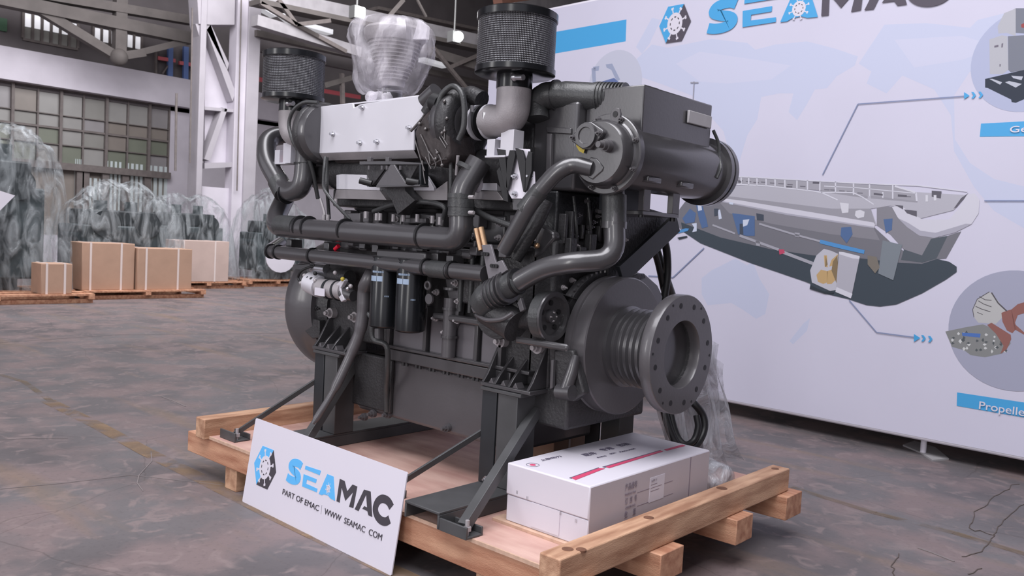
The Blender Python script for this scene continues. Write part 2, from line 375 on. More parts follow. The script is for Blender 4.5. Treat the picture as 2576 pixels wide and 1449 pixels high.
rod('hanger',(296,-10),(292,138),.06,.06,'mullion',tr)
# pale girders between the column and the hoarding
g2=grp('trim_3',(-19,16,7))
rod('girder',(640,-12),(1290,125),.3,.42,'truss',g2,-19)
rod('girder_flange',(640,6),(1290,142),.5,.12,'trussd',g2,-19)
rod('lower_chord',(640,52),(900,132),.3,.26,'truss',g2,-19)
rod('lower_chord',(1040,120),(1290,195),.3,.26,'trussd',g2,-19)
rod('crane_rail',(640,84),(1290,228),.25,.16,'trussd',g2,-20)
rod('crane_rail',(640,112),(1290,250),.2,.34,'wallup',g2,-21)
for a,b in (((655,8),(745,62)),((745,62),(700,0)),((745,62),(830,52)),((745,62),(800,92)),((870,130),(745,62)),((1090,120),(1130,170)),((1130,170),(1200,140)),((1130,170),(1180,230))):
    rod('web_member',a,b,.1,.1,'mullion',g2,-18.8)
for a,b in (((655,18),(690,38)),((690,20),(735,58)),((760,62),(830,82)),((700,16),(820,44)),((1060,128),(1125,142)),((1140,150),(1200,172)),((1060,150),(1120,166)),((960,110),(1040,126))):
    rod('skylight_pane',a,b,.3,.13,'skyglow',g2,-20.5)
rod('crane_beam',(1252,4),(1440,-14),.4,.35,'rust',g2,-19.5); rod('pale_girder',(1290,26),(1600,-22),.3,.45,'truss',g2,-18.5)
rod('stay',(1015,0),(962,60),.08,.08,'trussd',g2,-17); rod('stay',(1050,0),(1072,42),.05,.05,'trussd',g2,-17)
rod('beam_end',(940,22),(1190,75),.5,.1,'mullion',g2,-22)
rod('hanger',(860,185),(862,262),.1,.1,'mullion',g2,-20)
rod('brace',(815,215),(882,196),.12,.14,'trussd',g2,-20)
# concrete lattice column
XC=-20.0
co=grp('column',(XC,11.5,0))
def yz(px,py): p=P(px,py,x=XC); return p.y,p.z
y0=yz(592,300)[0]; y1=yz(618,300)[0]; y2=yz(649,300)[0]
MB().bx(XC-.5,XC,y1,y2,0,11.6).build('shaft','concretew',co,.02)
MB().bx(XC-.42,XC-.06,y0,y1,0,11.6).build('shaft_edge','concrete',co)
ya,yb=yz(500,300)[0],yz(515,300)[0]
MB().bx(XC-.5,XC-.02,ya,yb,0,7.3).build('rear_leg','concretew',co,.02)
MB().bx(XC-.45,XC-.2,yb,y0,0,2.35).build('footing_panel','concrete',co)
def cpoly(name,pp,d0,d1,m):
    return MB().prism([P(a,b,x=XC-d0) for a,b in pp],V(d0-d1,0,0)).build(name,m,co)
cpoly('head_panel',[(495,-30),(592,-30),(590,62),(530,62),(500,60)],.05,.5,'concretew')
cpoly('haunch',[(492,60),(530,60),(576,160),(572,176),(520,75),(504,100)],.1,.4,'concretew')
cpoly('diagonal',[(520,75),(530,62),(592,230),(585,255)],.1,.4,'concretew')
cpoly('web_panel',[(515,80),(572,176),(592,230),(592,420),(515,420)],.42,.48,'concrete')
cpoly('diagonal',[(560,270),(572,275),(528,405),(514,400)],.1,.4,'concretew')
cpoly('tie_beam',[(515,268),(592,275),(592,283),(515,276)],.1,.4,'concretew')
cpoly('tie_beam',[(515,410),(592,408),(592,420),(515,424)],.1,.4,'concretew')
MB().cyl(P(607,0,x=XC+.05),P(596,480,x=XC+.05),.018,n=8).build('conduit','mullion',co)
MB().cyl(P(484,20,x=XC),P(478,410,x=XC),.02,n=8).build('downpipe','mullion',co)
MB().cyl(P(444,235,x=XC),P(441,430,x=XC),.03,n=8).build('downpipe','mullion',co)
# blue rack on the lintel, red rails
rk=thing('blue_rack','blue steel rack frame with red rails standing above the white beam','rack',(XW+.2,9.5,5.52))
for px,m in ((392,'mullion'),(428,'rackblue'),(467,'rackblue')): MB().bar(P(px,118,x=XW+.2),P(px-1,202,x=XW+.2),.14 if px>400 else .05,.1,(1,0,0)).build('upright',m,rk)
for a,b in (((396,146),(440,153)),((450,158),(502,166))): MB().bar(P(*a,x=XW+.2),P(*b,x=XW+.2),.08,.1).build('rail','rackred',rk)
MB().bar(P(408,186,x=XW+.2),P(426,160,x=XW+.2),.04,.04,(1,0,0)).build('brace','mullion',rk)
rl=MB().bar(P(640,198,x=-22),P(905,245,x=-22),.1,.12).build('crane_rail_red','rackred')
tag(rl,'long red crane rail behind the left air filter','rail')
gb=MB().bx(XW,XW+.1,Y(-40,50),Y(15,50),Zz(0,78),Zz(0,46)).build('green_board','green'); tag(gb,'small green board fixed high on the wall at far left','board')
# hall lamps
for (px,py,r,lab) in ((908,30,.2,'square floodlight glowing above the bagged exhaust bell'),(1153,92,.26,'round floodlight glaring beside the right air filter')):
    p=P(px,py,x=-15); t=thing('hall_lamp',lab,'lamp',p,'hall floodlights')
    if r<.25: MB().bx(p.x-.05,p.x+.02,p.y-.11,p.y+.11,p.z-.11,p.z+.11).build('lens','lampglow',t,.02)
    else: MB().ball(p,.125).build('lens','lampglow',t)
    MB().bx(p.x-.25,p.x-.05,p.y-.13,p.y+.13,p.z-.13,p.z+.13).build('housing','lampbody',t)
    MB().cyl(p+V(-.15,0,.1),p+V(-.15,0,1.2),.02,n=8).build('stem','lampbody',t)
    l=bpy.data.lights.new('lamp','POINT'); l.energy=60; l.shadow_soft_size=.2; o=bpy.data.objects.new('lamp_light',l); COL.objects.link(o); o.location=p+V(.3,0,0)
# painted yellow line, worn, on the floor and two hairlines
def floorstrip(name,pts,w,m,z=.002):
    q=[P(a,b,z=z) for a,b in pts]; mb=MB()
    for a,b in zip(q[:-1],q[1:]): mb.bar(a,b,w,.002)
    return struct(mb.build(name,m))
M['lineyellow']=plastic('worn_yellow_paint',rgb(146,120,94),.0,.7,.7,2.5,0)
floorstrip('trim_4',[(120,1008),(250,1072),(375,1140),(520,1210),(700,1300),(1060,1470)],.11,'lineyellow')
M['chalk']=mat('chalk_mark',rgb(126,118,118),.8)
floorstrip('trim_5',[(408,998),(436,1008),(466,1022)],.012,'chalk')
floorstrip('trim_6',[(380,1135),(382,1160),(350,1195),(345,1215),(360,1235)],.005,'chalk')
floorstrip('trim_7',[(0,1106),(80,1102),(170,1102)],.006,'chalk')
M['lineyellow2']=plastic('worn_yellow_paint_faint',rgb(128,108,84),.0,.5,.7,2.2,0)
floorstrip('trim_8',[(1990,1225),(2200,1290),(2400,1340),(2600,1400)],.06,'lineyellow2')
floorstrip('trim_9',[(0,942),(60,960),(130,1010)],.05,'lineyellow2')
gq0=random.Random(2)
M['crack']=mat('floor_crack',rgb(84,74,70),.9)
for i,q in enumerate(([(2560,1215),(2500,1250),(2455,1290),(2440,1330),(2500,1345),(2470,1385),(2420,1400)],[(2576,1268),(2530,1300),(2500,1345)],[(2260,1395),(2245,1420),(2250,1449)],[(2440,1445),(2470,1430)])): floorstrip('trim_%d'%(10+i),[(a+(b_-a)*t+gq0.uniform(-5,5),c+(d-c)*t+gq0.uniform(-3,3)) for (a,c),(b_,d) in zip(q[:-1],q[1:]) for t in (0,.2,.4,.6,.8)]+[q[-1]],.005,'crack')
floorstrip('trim_14',[(2310,1378),(2345,1390),(2400,1412)],.012,'chalk')
floorstrip('trim_15',[(0,1230),(160,1215),(330,1195),(560,1220)],.004,'chalk')
floorstrip('trim_16',[(0,862),(300,842),(720,838)],.006,'chalk')
# ================================================================== BACKGROUND MACHINES UNDER PLASTIC
def pallet_small(lab,x0,x1,y0,y1,h=.16):
    t=thing('wooden_pallet',lab,'pallet',((x0+x1)/2,(y0+y1)/2,0),'pallets at the back of the hall')
    for k in range(3):
        yy=y0+(y1-y0-.1)*k/2; MB().bx(x0,x1,yy,yy+.1,.0+.07,h-.03).build('beam','wood',t)
    for k in range(3):
        xx=x0+.1+(x1-x0-.3)*k/2; MB().bx(xx,xx+.12,y0,y1,0,.07).build('foot','wood',t)
    for k in range(5):
        xx=x0+(x1-x0-.2)*k/4; MB().bx(xx,xx+.2,y0,y1,h-.03,h).build('board','wood',t)
    return t
def carton(lab,x0,x1,y0,y1,z0,z1,m='card'):
    t=thing('cardboard_box',lab,'box',((x0+x1)/2,(y0+y1)/2,z0),'cartons at the back of the hall')
    MB().bx(x0,x1,y0,y1,z0,z1).build('carton',m,t,.01)
    mb=MB()
    for f in (.14,.72):
        yy=y0+(y1-y0)*f; mb.bx(x0-.004,x1+.006,yy,yy+.035,z0,z1+.006)
    mb.build('strap','tape',t); return t
def sheet(mbp,x0,x1,y0,y1,z0,peaks,slope=.9,n=34,seed=1,fold=.05):
    rnd=random.Random(seed); ph=[rnd.uniform(0,6.28) for _ in range(8)]; vs=[];fs=[]
    for i in range(n+1):
        for j in range(n+1):
            u=i/n;v=j/n; x=x0+(x1-x0)*u; y=y0+(y1-y0)*v
            z=max(pz-slope*math.hypot(x-px_,y-py_)**1.5 for px_,py_,pz in peaks)
            best=min(peaks,key=lambda k:math.hypot(x-k[0],y-k[1])); a=math.atan2(y-best[1],x-best[0]); d=math.hypot(x-best[0],y-best[1])
            z+=fold*math.sin(9*a+ph[0])*min(1,d*2)+fold*.6*math.sin(23*a+ph[1])*min(1,d*1.6)+rnd.uniform(-.012,.012)
            e=min(u,v,1-u,1-v)
            if e<.10: z=z0+(max(z,z0+.5)-z0)*(e/.10)**.7
            z=max(z,z0+.0 if e<.001 else z0+.03)
            dx=fold*.8*math.sin(y*11+ph[2]+z*2); dy=fold*.8*math.sin(x*11+ph[3]+z*2)
            vs.append((x+dx,y+dy,z))
    for i in range(n):
        for j in range(n):
            a=i*(n+1)+j; fs.append((a,a+n+1,a+n+2,a+1))
    mbp.add(vs,fs); return mbp
def machine(lab,x0,x1,y0,y1,z0,top,peaks,seed,body=True):
    t=thing('wrapped_engine',lab,'engine',((x0+x1)/2,(y0+y1)/2,z0),'engines wrapped in plastic')
    w=(y1-y0); cx=(x0+x1)/2; cy=(y0+y1)/2; h=top-z0
    MB().bx(x0+.15,x1-.2,cy-w*.33,cy+w*.33,z0+.2,z0+h*.64).build('engine_block','engback',t,.03)
    MB().bx(x0+.35,x1-.35,cy-w*.2,cy+w*.2,z0,z0+h*.3).build('oil_pan','engbackd',t,.03)
    MB().cyl((x1-.28,cy-w*.02,z0+h*.34),(x1-.12,cy-w*.02,z0+h*.34),w*.2).build('flywheel','engbackd',t)
    for k in (-1,1):
        MB().cyl((x1-.3,cy+k*w*.17,z0+h*.66),(x1-.15,cy+k*w*.17,z0+h*.66),w*.10).build('turbocharger','engbackd',t)
        MB().cyl((cx+.1,cy+k*w*.12,z0+h*.6),(cx+.1,cy+k*w*.12,z0+h*.9),w*.05).build('filter_head','engback',t)
    MB().bx(x0+.3,x1-.35,cy-w*.27,cy+w*.27,z0+h*.64,z0+h*.80).build('cylinder_head','engbackd',t,.03)
    MB().cyl((x0+.3,cy-w*.3,z0+h*.5),(x1-.3,cy-w*.3,z0+h*.5),w*.05).build('coolant_pipe','engback',t)
    sheet(MB(),x0,x1,y0,y1,z0+.02,peaks,seed=seed).build('plastic_sheet','poly',t,angle=25)
    return t
def base(px,py): return P(px,py,z=0)
# A: tall one at far left
pallet_small('long wooden pallet under the tall wrapped engine at far left',-16.6,-14.75,3.0,5.95)
machine('tallest wrapped engine under clear plastic at far left edge',-16.5,-15.3,3.2,5.85,0.16,2.85,[(-15.8,4.3,2.95),(-15.8,4.95,2.95),(-15.8,5.45,2.66),(-15.8,3.7,2.7)],3)
carton('brown strapped carton at the foot of the tall wrapped engine',-15.25,-14.8,5.12,5.60,.16,.66)
# B
pallet_small('pale pallet under the middle wrapped engine and its carton',-17.4,-15.3,6.0,8.25)
machine('wrapped engine with two round turbo openings behind the large carton',-17.6,-16.05,5.9,8.3,.16,1.95,[(-16.6,6.9,2.2),(-16.7,7.4,2.2),(-16.6,7.9,1.9),(-16.5,6.3,1.75)],5)
carton('large carton with white straps on the middle back pallet',-15.95,-15.4,6.95,8.0,.16,.93)
carton('carton half under plastic left of the large carton',-15.99,-15.45,6.0,6.92,.16,1.0)
# C
pallet_small('pallet under the third wrapped engine beside the column',-19.0,-17.3,8.5,10.3)
machine('third wrapped engine with two dark stacks in front of the column',-19.1,-17.8,8.3,10.45,.16,2.0,[(-18.2,9.0,2.1),(-18.2,9.6,2.1),(-18.1,10.2,1.7)],8)
carton('pale carton in film between the wrapped engines',-17.75,-17.3,8.6,9.85,.16,1.05,'cardl')
# D
pallet_small('pallet under the wrapped engine nearest the left air filter',-18.9,-17.7,10.6,12.2)
mD=machine('wrapped engine in pointed plastic hood just left of the show engine',-18.95,-17.75,10.62,12.6,.16,1.9,[(-18.3,11.5,2.4),(-18.3,12.1,1.9),(-18.3,11.0,1.7)],11)
lb=MB(); q=[P(672+math.cos(a)*0+34+math.cos(a)*37,648+38*math.sin(a)*(1 if math.sin(a)>0 else .05),x=-17.6) for a in [i*PI/10 for i in range(20)]]
lb.prism(q,V(-.02,0,0)).build('white_disc','white',mD)
ws=MB().prism([P(a,b,x=-14.6) for a,b in ((-30,470),(38,492),(-30,560))],V(-.02,0,0)).build('paper_label','white'); tag(ws,'white paper label on the far left plastic wrap','label')
# ================================================================== SHOW PALLET
pal=thing('show_pallet','large timber pallet carrying the show engine, plywood deck and heavy end beams','pallet',(-3.2,3.35,0))
def plank(name,x0,x1,y0,y1,z0,z1,m,parent,bev=.004,lab=None):
    o=MB().bx(x0,x1,y0,y1,z0,z1).build(name,m,parent,bev); 
    if lab: o['label']=lab
    return o
for x in (-4.30,-3.2,-2.32): plank('cross_skid',x,x+.12,2.468,4.36,0,.125,'woody',pal)
plank('long_beam',-4.72,-1.745,2.458,2.555,.125,.245,'wood',pal)
plank('long_beam',-4.62,-1.745,2.945,3.125,.125,.245,'wood',pal)
plank('long_beam',-4.62,-1.745,3.60,3.765,.125,.245,'wood',pal)
plank('long_beam',-4.62,-1.745,4.14,4.33,.125,.245,'wood',pal)
plank('plywood_deck',-4.465,-1.90,2.460,4.32,.246,.262,'ply',pal,0)
plank('deck_edge',-4.465,-1.90,2.4515,2.4595,.247,.263,'plyedge',pal,0,'pale frayed plywood edge strip')
rb=plank('end_beam',-1.892,-1.795,2.343,4.27,.246,.365,'woody',pal,.006)
for px,py,r in ((1428,1381,.022),(1462,1382,.02),(1632,1302,.022),(1816,1228,.026),(1950,1179,.02)):
    p=P(px,py,z=.3655); MB().cyl((p.x,p.y,.358),(p.x,p.y,.3662),r,n=14).build('knot_hole','knot',rb)
plank('end_beam',-4.56,-4.46,2.42,4.27,.246,.365,'woody',pal,.006)
# ================================================================== SIGN BOARD leaning on the pallet
B0=P(609,1262,z=0); B1=P(984,1450,z=0); eu=(B1-B0).normalized()
def _T(px,py,B):
    d=MWT@V((px-CX)/F,(py-CY)/F,1); t=(B-CAM).dot(eu)/d.dot(eu); return CAM+d*t
T0=_T(643.5,1052,B0); T1=B1+(T0-B0)
ev=(T0-B0).normalized(); en=eu.cross(ev)      # facing the camera side
def SP(px,py,off=0):
    d=MWT@V((px-CX)/F,(py-CY)/F,1); t=(B0-CAM).dot(en)/d.dot(en); return CAM+d*t+en*off
sgn=thing('sign_board','white printed board with ship wheel emblem leaning on the pallet front','sign',B0)
cs=.02; bd=(T0-B0).length; wd=(B1-B0).length
outl=[B0+eu*a+ev*b for a,b in ((cs*.3,0),(wd-cs*.3,0),(wd,cs*.3),(wd,bd-cs*.3),(wd-cs*.3,bd),(cs*.3,bd),(0,bd-cs*.3),(0,cs*.3))]
MB().prism([p+V(0,0,.001) for p in outl],-en*.006).build('board','signwhite',sgn)
def crop(o,s): return lambda a,b:(o[0]+a*s,o[1]+b*s)
c1=crop((700,1150),320/2016)
BL={'E1':[(435,135),(678,215),(660,285),(425,190)],
 'E2':[(405,268),(612,350),(600,412),(457,355),(445,420),(622,500),(615,557),(380,462)],
 'A1':[(780,268),(880,308),(902,692),(830,655),(790,605),(725,590),(690,602),(643,580)]}
DK={'M':[(978,343),(1055,378),(1095,540),(1180,433),(1255,465),(1192,808),(1125,785),(1188,555),(1065,692),(1008,480),(975,722),(925,697)],
 'A2':[(1362,513),(1467,545),(1492,948),(1430,920),(1415,855),(1335,817),(1365,775),(1410,797),(1395,595),(1275,855),(1213,825)]}
STR={'S':([(372,150),(335,108),(275,88),(222,100),(200,150),(240,210),(300,265),(325,320),(300,368),(240,372),(180,345),(140,308)],.0195),
 'C':([(1797,792),(1755,712),(1700,670),(1635,662),(1575,710),(1542,800),(1552,890),(1592,965),(1650,1012),(1712,1020),(1765,985)],.0185)}
def uv(p): q=p-B0; return (q.dot(eu),q.dot(ev))
GL={k:[uv(SP(*c1(*q))) for q in v] for k,v in {**BL,**DK}.items()}
GS={k:([uv(SP(*c1(*q))) for q in v[0]],v[1]) for k,v in STR.items()}
base_u=GL['E2'][7][0]; base_v=GL['E2'][7][1]
def strokepoly(pts,w):
    pts=[(a.x,a.y) for a in smooth([V(a,b,0) for a,b in pts],4)]
    L_=[];R_=[]
    for i,(x,y) in enumerate(pts):
        a=pts[max(i-1,0)];b=pts[min(i+1,len(pts)-1)]; dx,dy=b[0]-a[0],b[1]-a[1]; l=math.hypot(dx,dy) or 1
        L_.append((x-dy/l*w,y+dx/l*w)); R_.append((x+dy/l*w,y-dx/l*w))
    return L_,R_
def put_logo(parent,to3,mb_,md_,nrm,th=.0008):
    """draw the six letters; to3 maps sign-board (u,v) metres to the surface"""
    b=MB();d=MB()
    for k in ('E1','E2','A1'): b.prism([to3(*q) for q in GL[k]],nrm*th)
    for k in ('M','A2'): d.prism([to3(*q) for q in GL[k]],nrm*th)
    for k,mm in (('S',b),('C',d)):
        L_,R_=strokepoly(*GS[k])
        mm.prism([to3(*q) for q in L_+R_[::-1]],nrm*th)
    b.build('lettering',mb_,parent)['label']='blue letters SEA'; d.build('lettering',md_,parent)['label']='dark letters MAC'
def put_wheel(parent,to3,c,rx,ry,nrm,th=.0014,m='signwhite',md='darks'):
    mb=MB(); N=32
    f=lambda a,r:to3(c[0]+rx*r*math.cos(a),c[1]+ry*r*math.sin(a))
    for i in range(N):
        a,b=2*PI*i/N,2*PI*(i+1)/N; mb.prism([f(a,.5),f(b,.5),f(b,.72),f(a,.72)],nrm*th)
        mb.prism([to3(*c),f(a,.5),f(b,.5)],nrm*th)
    for i in range(8):
        a=2*PI*i/8+.3; mb.prism([f(a-.07,.7),f(a+.07,.7),f(a+.05,.98),f(a-.05,.98)],nrm*th); mb.prism([f(a-.12,.98),f(a+.12,.98),f(a+.1,1.12),f(a-.1,1.12)],nrm*th)
    mb.build('wheel_emblem',m,parent)
    mb=MB()
    for i in range(8):
        a=2*PI*i/8; mb.prism([f(a-.2,.40),f(a+.2,.40),f(a+.2,.48),f(a-.2,.48)],nrm*(th+.0004))
    mb.build('wheel_ring_marks',md,parent)
def put_hex(parent,to3,c,rx,ry,nrm,mb_,md_,th=.0008):
    H=[(math.cos(PI/3*k)*rx+c[0],math.sin(PI/3*k)*ry*1.0+c[1]) for k in range(6)]
    MB().prism([to3(*H[i]) for i in (1,2,3,4)],nrm*th).build('emblem_half',mb_,parent)['label']='blue half of hexagon emblem'
    MB().prism([to3(*H[i]) for i in (4,5,0,1)],nrm*th).build('emblem_half',md_,parent)['label']='dark half of hexagon emblem'
    put_wheel(parent,to3,c,rx*.66,ry*.72,nrm)
sg=lambda a,b:B0+eu*a+ev*b+en*.0005
put_logo(sgn,sg,'bluel','darks',en)
hc=uv(SP(667,1176)); hx=(uv(SP(696,1176))[0]-uv(SP(639,1165))[0])/2; hy=(uv(SP(680,1125))[1]-uv(SP(662,1228))[1])/2*1.1
put_hex(sgn,sg,hc,hx,hy,en,'bluel','darks')
put_wheel(sgn,sg,uv(SP(*c1(795,500))),.019,.026,en)
def signtext(txt,a,b,h):
    p,q=SP(*c1(*a)),SP(*c1(*b)); u=(q-p).normalized(); lettering('small_lettering',txt,p+en*.0004,u,u.cross(-en).cross(u)*0+en.cross(u),(q-p).length,h,'darks',sgn,.0)
hh=uv(SP(*c1(88,502)))[1]-uv(SP(*c1(68,586)))[1]
signtext('PART OF EMAC',(68,586),(640,858),hh); signtext('WWW  SEAMAC  COM',(730,897),(1640,1325),hh)
p,q=SP(*c1(678,905)),SP(*c1(694,758)); MB().bar(p,q,.0016,.0012,en).build('divider_line','darks',sgn)
# ================================================================== WHITE CARTON
X0,X1,Y0,Y1,Z0,Z1=-2.385,-1.94,2.70,3.66,.275,.527
wb=thing('white_carton','long white carton with red stripe on the pallet deck beside the coupling','box',(X0,Y0,.262))
MB().bx(X0+.005,X1-.003,Y0+.003,Y1-.01,Z0,Z0+.1135).build('carton_base','white',wb,.004)
MB().bx(X0,X1,Y0,Y1,Z0+.115,Z1).build('carton_lid','white',wb,.006)
MB().bx(X1-.003,X1+.0015,Y0+.004,Y1-.004,Z0+.02,Z1-.006).build('side_flap','cardside',wb)
MB().bx(X0-.055,X1-.06,Y0-.02,Y0+.06,.2625,.2745).bx(X0-.03,X1,Y1-.2,Y1-.05,.2625,.2745).build('packing_strip','plyedge',wb)
MB().bx(X0+.15,X0+.30,Y0-.0005,Y0+.003,Z0+.012,Z0+.115).build('front_patch','white',wb)
def TP(px,py,z=Z1+.001): return P(px,py,z=z)
c3=crop((1300,1090),340/2576)
M['redprint']=mat('red_print',rgb(206,76,112),.5); M['greyprint']=mat('grey_print',rgb(96,90,110),.5); M['sideprint']=mat('side_print',rgb(140,130,142),.5)
mb=MB()
for q in ([(1040,850),(1560,668),(1680,672),(1120,890)],[(1690,640),(2740,330),(2790,345),(1760,665)],[(2810,312),(3160,215),(3215,240),(2860,330)]): mb.prism([TP(*c3(*a)) for a in q],(0,0,.0008))
mb.build('red_stripe','redprint',wb)
mb=MB()
for q in ([(1000,850),(1560,650),(1570,668),(1040,862)],[(1630,640),(2740,318),(2745,332),(1680,655)]): mb.prism([TP(*c3(*a)) for a in q],(0,0,.0007))
mb.build('stripe_shadow_line','greyprint',wb)
def toptext(txt,a,b,h,nm='top_lettering',mm='greyprint'):
    p,q=TP(*c3(*a)),TP(*c3(*b)); u=(q-p).normalized(); lettering(nm,txt,p,u,V(0,0,1).cross(u),(q-p).length,h,mm,wb)
toptext('上柴动力',(490,535),(870,450),.022)
toptext('配件',(1330,440),(1560,395),.038); toptext('专用',(1660,345),(1870,300),.038); toptext('包装',(1975,260),(2190,215),.038)
toptext('PARTS',(1560,475),(1720,440),.012); toptext('BOX',(1800,405),(1900,380),.012); toptext('PACKAGE',(1985,370),(2270,300),.012)
p=TP(*c3(305,600)); mb=MB(); mb.cyl((p.x,p.y,Z1),(p.x,p.y,Z1+.0015),.014,n=6); mb.build('round_mark','redprint',wb)
mb=MB(); mb.torus((p.x,p.y,Z1+.0006),(0,0,1),.028,.0012,20,4); mb.build('round_mark_ring','greyprint',wb)
def XP(px,py): return P(px,py,x=X1+.002)
c4=crop((1540,1180),220/2277)
def sidetext(txt,a,b,h,mm='sideprint'):
    p,q=XP(*c4(*a)),XP(*c4(*b)); lettering('side_lettering',txt,V(X1+.002,p.y,p.z),(0,1,0),(0,0,1),abs(q.y-p.y),h,mm,wb)
hh=.024
for txt,a,b,h in (('产品编号',(325,570),(640,470),.030),('订  货  号',(325,925),(630,820),.028),('数      量',(310,1275),(600,1180),.028),('PRODUCT NO.',(325,700),(610,600),.009),('ORDER NO.',(335,1040),(600,960),.009)): sidetext(txt,a,b,h)
mb=MB()
for a,b in (((655,615),(1575,300)),((655,965),(1575,640))):
    p,q=XP(*c4(*a)),XP(*c4(*b)); mb.bx(X1+.0015,X1+.0022,p.y,q.y,p.z-.0015,p.z+.0015)
mb.build('ruled_line','sideprint',wb)
p,q=XP(*c4(950,880)),XP(*c4(1370,140)); lbz=XP(*c4(950,250)).z
MB().bx(X1+.0015,X1+.003,p.y,q.y,p.z,lbz).build('white_label','white',wb)
lettering('label_lettering','LOT 1',V(X1+.003,p.y+.01,lbz-.018),(0,1,0),(0,0,1),.04,.009,'sideprint',wb)
mb=MB()
for k,l in enumerate((.05,.09,.07)): mb.bx(X1+.0025,X1+.0034,p.y+.008,p.y+.008+l,lbz-.034-.014*k,lbz-.031-.014*k)
mb.build('label_line','sideprint',wb)
yy=XP(*c4(2000,300)).y; MB().bx(X1+.001,X1+.0022,yy,yy+.008,Z0+.02,Z1-.006).build('side_seam','sideprint',wb)
mb=MB()
for fx,fz in ((.06,.13),(.12,.12),(.30,.10),(.38,.09)):
    for k in (0,1): mb.bx(X0+fx+k*.006,X0+fx+k*.006+.0015,Y0-.0012,Y0,Z0+fz,Z0+fz+.014)
mb.build('staple','steel',wb)
# brown carton under the engine
q=P(1395,1100,y=3.5); q1=P(1475,1100,x=q.x)
cb=thing('brown_carton','brown cardboard box tucked under the engine sump behind the white carton','box',(q.x-.2,3.6,.262))
MB().bx(q.x-.3,q.x,3.5,q1.y,.2635,.47).build('carton','card',cb,.004)
MB().bx(q.x-.001,q.x+.001,3.5+(q1.y-3.5)*.44,3.5+(q1.y-3.5)*.5,.2635,.47).build('tape_strip','tape',cb)
# ================================================================== HOARDING (printed fabric wall)
Nd=V(.99875,-.05004,0).normalized(); Nn=V(Nd.y,-Nd.x,0); Nup=V(0,0,1)
NP0=P(2340,1155,z=0)
def NB(px,py,off=0):
    d=MWT@V((px-CX)/F,(py-CY)/F,1); t=(NP0-CAM).dot(Nn)/d.dot(Nn); return CAM+d*t+Nn*off
def NU(px,py): p=NB(px,py)-NP0; return (p.dot(Nd),p.z)
def N3(u,z,off=0): return V(NP0.x,NP0.y,0)+Nd*u+Nup*z+Nn*off
bn=thing('printed_hoarding','tall white fabric display wall with world map, ship and blue lettering','banner',V(NP0.x,NP0.y,0))
M['fabric']=mat('display_fabric',rgb(204,202,219),.75,0,.03,1.2,.06,2.5)
uL,uR=-5.05,2.2
mb=MB(); nx,nz=48,10; vs=[];fs=[]
for i in range(nx+1):
    for j in range(nz+1):
        u=uL+(uR-uL)*i/nx; z=.15+3.78*j/nz; vs.append(N3(u,z-.03*(1-abs(j-nz)/nz)*0,-.0+.0*math.sin(u*3)))
for i in range(nx):
    for j in range(nz): a=i*(nz+1)+j; fs.append((a,a+nz+1,a+nz+2,a+1))
mb.add(vs,fs); mb.prism([N3(uL,.15,-.004),N3(uR,.15,-.004),N3(uR,3.93,-.004),N3(uL,3.93,-.004)],-Nn*.05)
mb.build('fabric_panel','fabric',bn)
mb=MB().tube([N3(uL,.15,-.03),N3(uR,.15,-.03)],.028,10); mb.build('lower_rail','whiteplastic',bn)
MB().tube([N3(uL,.15,-.03),N3(uL,3.93,-.03),N3(uR,3.93,-.03)],.03,10).build('outer_frame','whiteplastic',bn)
ft=thing('stand_foot','pale steel foot plate under the bottom rail of the hoarding','stand',V(NP0.x,NP0.y,0))
MB().prism([P(a,b,z=.0) for a,b in ((2271,1122),(2300,1112),(2352,1128),(2387,1157),(2345,1161),(2318,1142))],(0,0,.012)).build('foot_plate','plate',ft)
MB().cyl(P(2322,1138,z=.01),P(2322,1138,z=.01)+V(0,0,.15),.022).build('post','whiteplastic',ft)
MB().cyl(P(2322,1138,z=.01)+V(0,0,.11),P(2322,1138,z=.01)+V(0,0,.16),.05).build('socket','steel',ft)
LAY=[0]
def pr(name,col,polys,parent=bn,rough=.7):
    LAY[0]+=1; off=.00015*LAY[0]
    m='prn_%s'%(col if isinstance(col,str) else '%d_%d_%d'%col)
    if m not in M: M[m]=M[col] if isinstance(col,str) else mat('print_%d_%d_%d'%col,rgb(*col),rough)
    mb=MB()
    for q in polys: mb.prism([NB(a,b,off) for a,b in q],Nn*.0001)
    return mb.build(name,m,parent)
def line(pts,w):
    out=[]
    for a,b in zip(pts[:-1],pts[1:]):
        dx,dy=b[0]-a[0],b[1]-a[1]; l=math.hypot(dx,dy); ox,oy=-dy/l*w,dx/l*w
        out.append([(a[0]+ox,a[1]+oy),(b[0]+ox,b[1]+oy),(b[0]-ox,b[1]-oy),(a[0]-ox,a[1]-oy)])
    return out
def circ(cx_,cz_,r,n=40):   # true circle on the wall
    u0,z0=NU(cx_,cz_); ru=r; return u0,z0
def disc(name,c,r,col):
    LAY[0]+=1; off=.00015*LAY[0]; m='prn_d%d_%d_%d'%col; M[m]=mat('print_disc_%d_%d_%d'%col,rgb(*col),.7)
    u0,z0=NU(*c); mb=MB().prism([N3(u0+r*math.cos(2*PI*k/48),z0+r*math.sin(2*PI*k/48),off) for k in range(48)],Nn*.0001); return mb.build(name,m,bn)
mapc=(192,197,219)
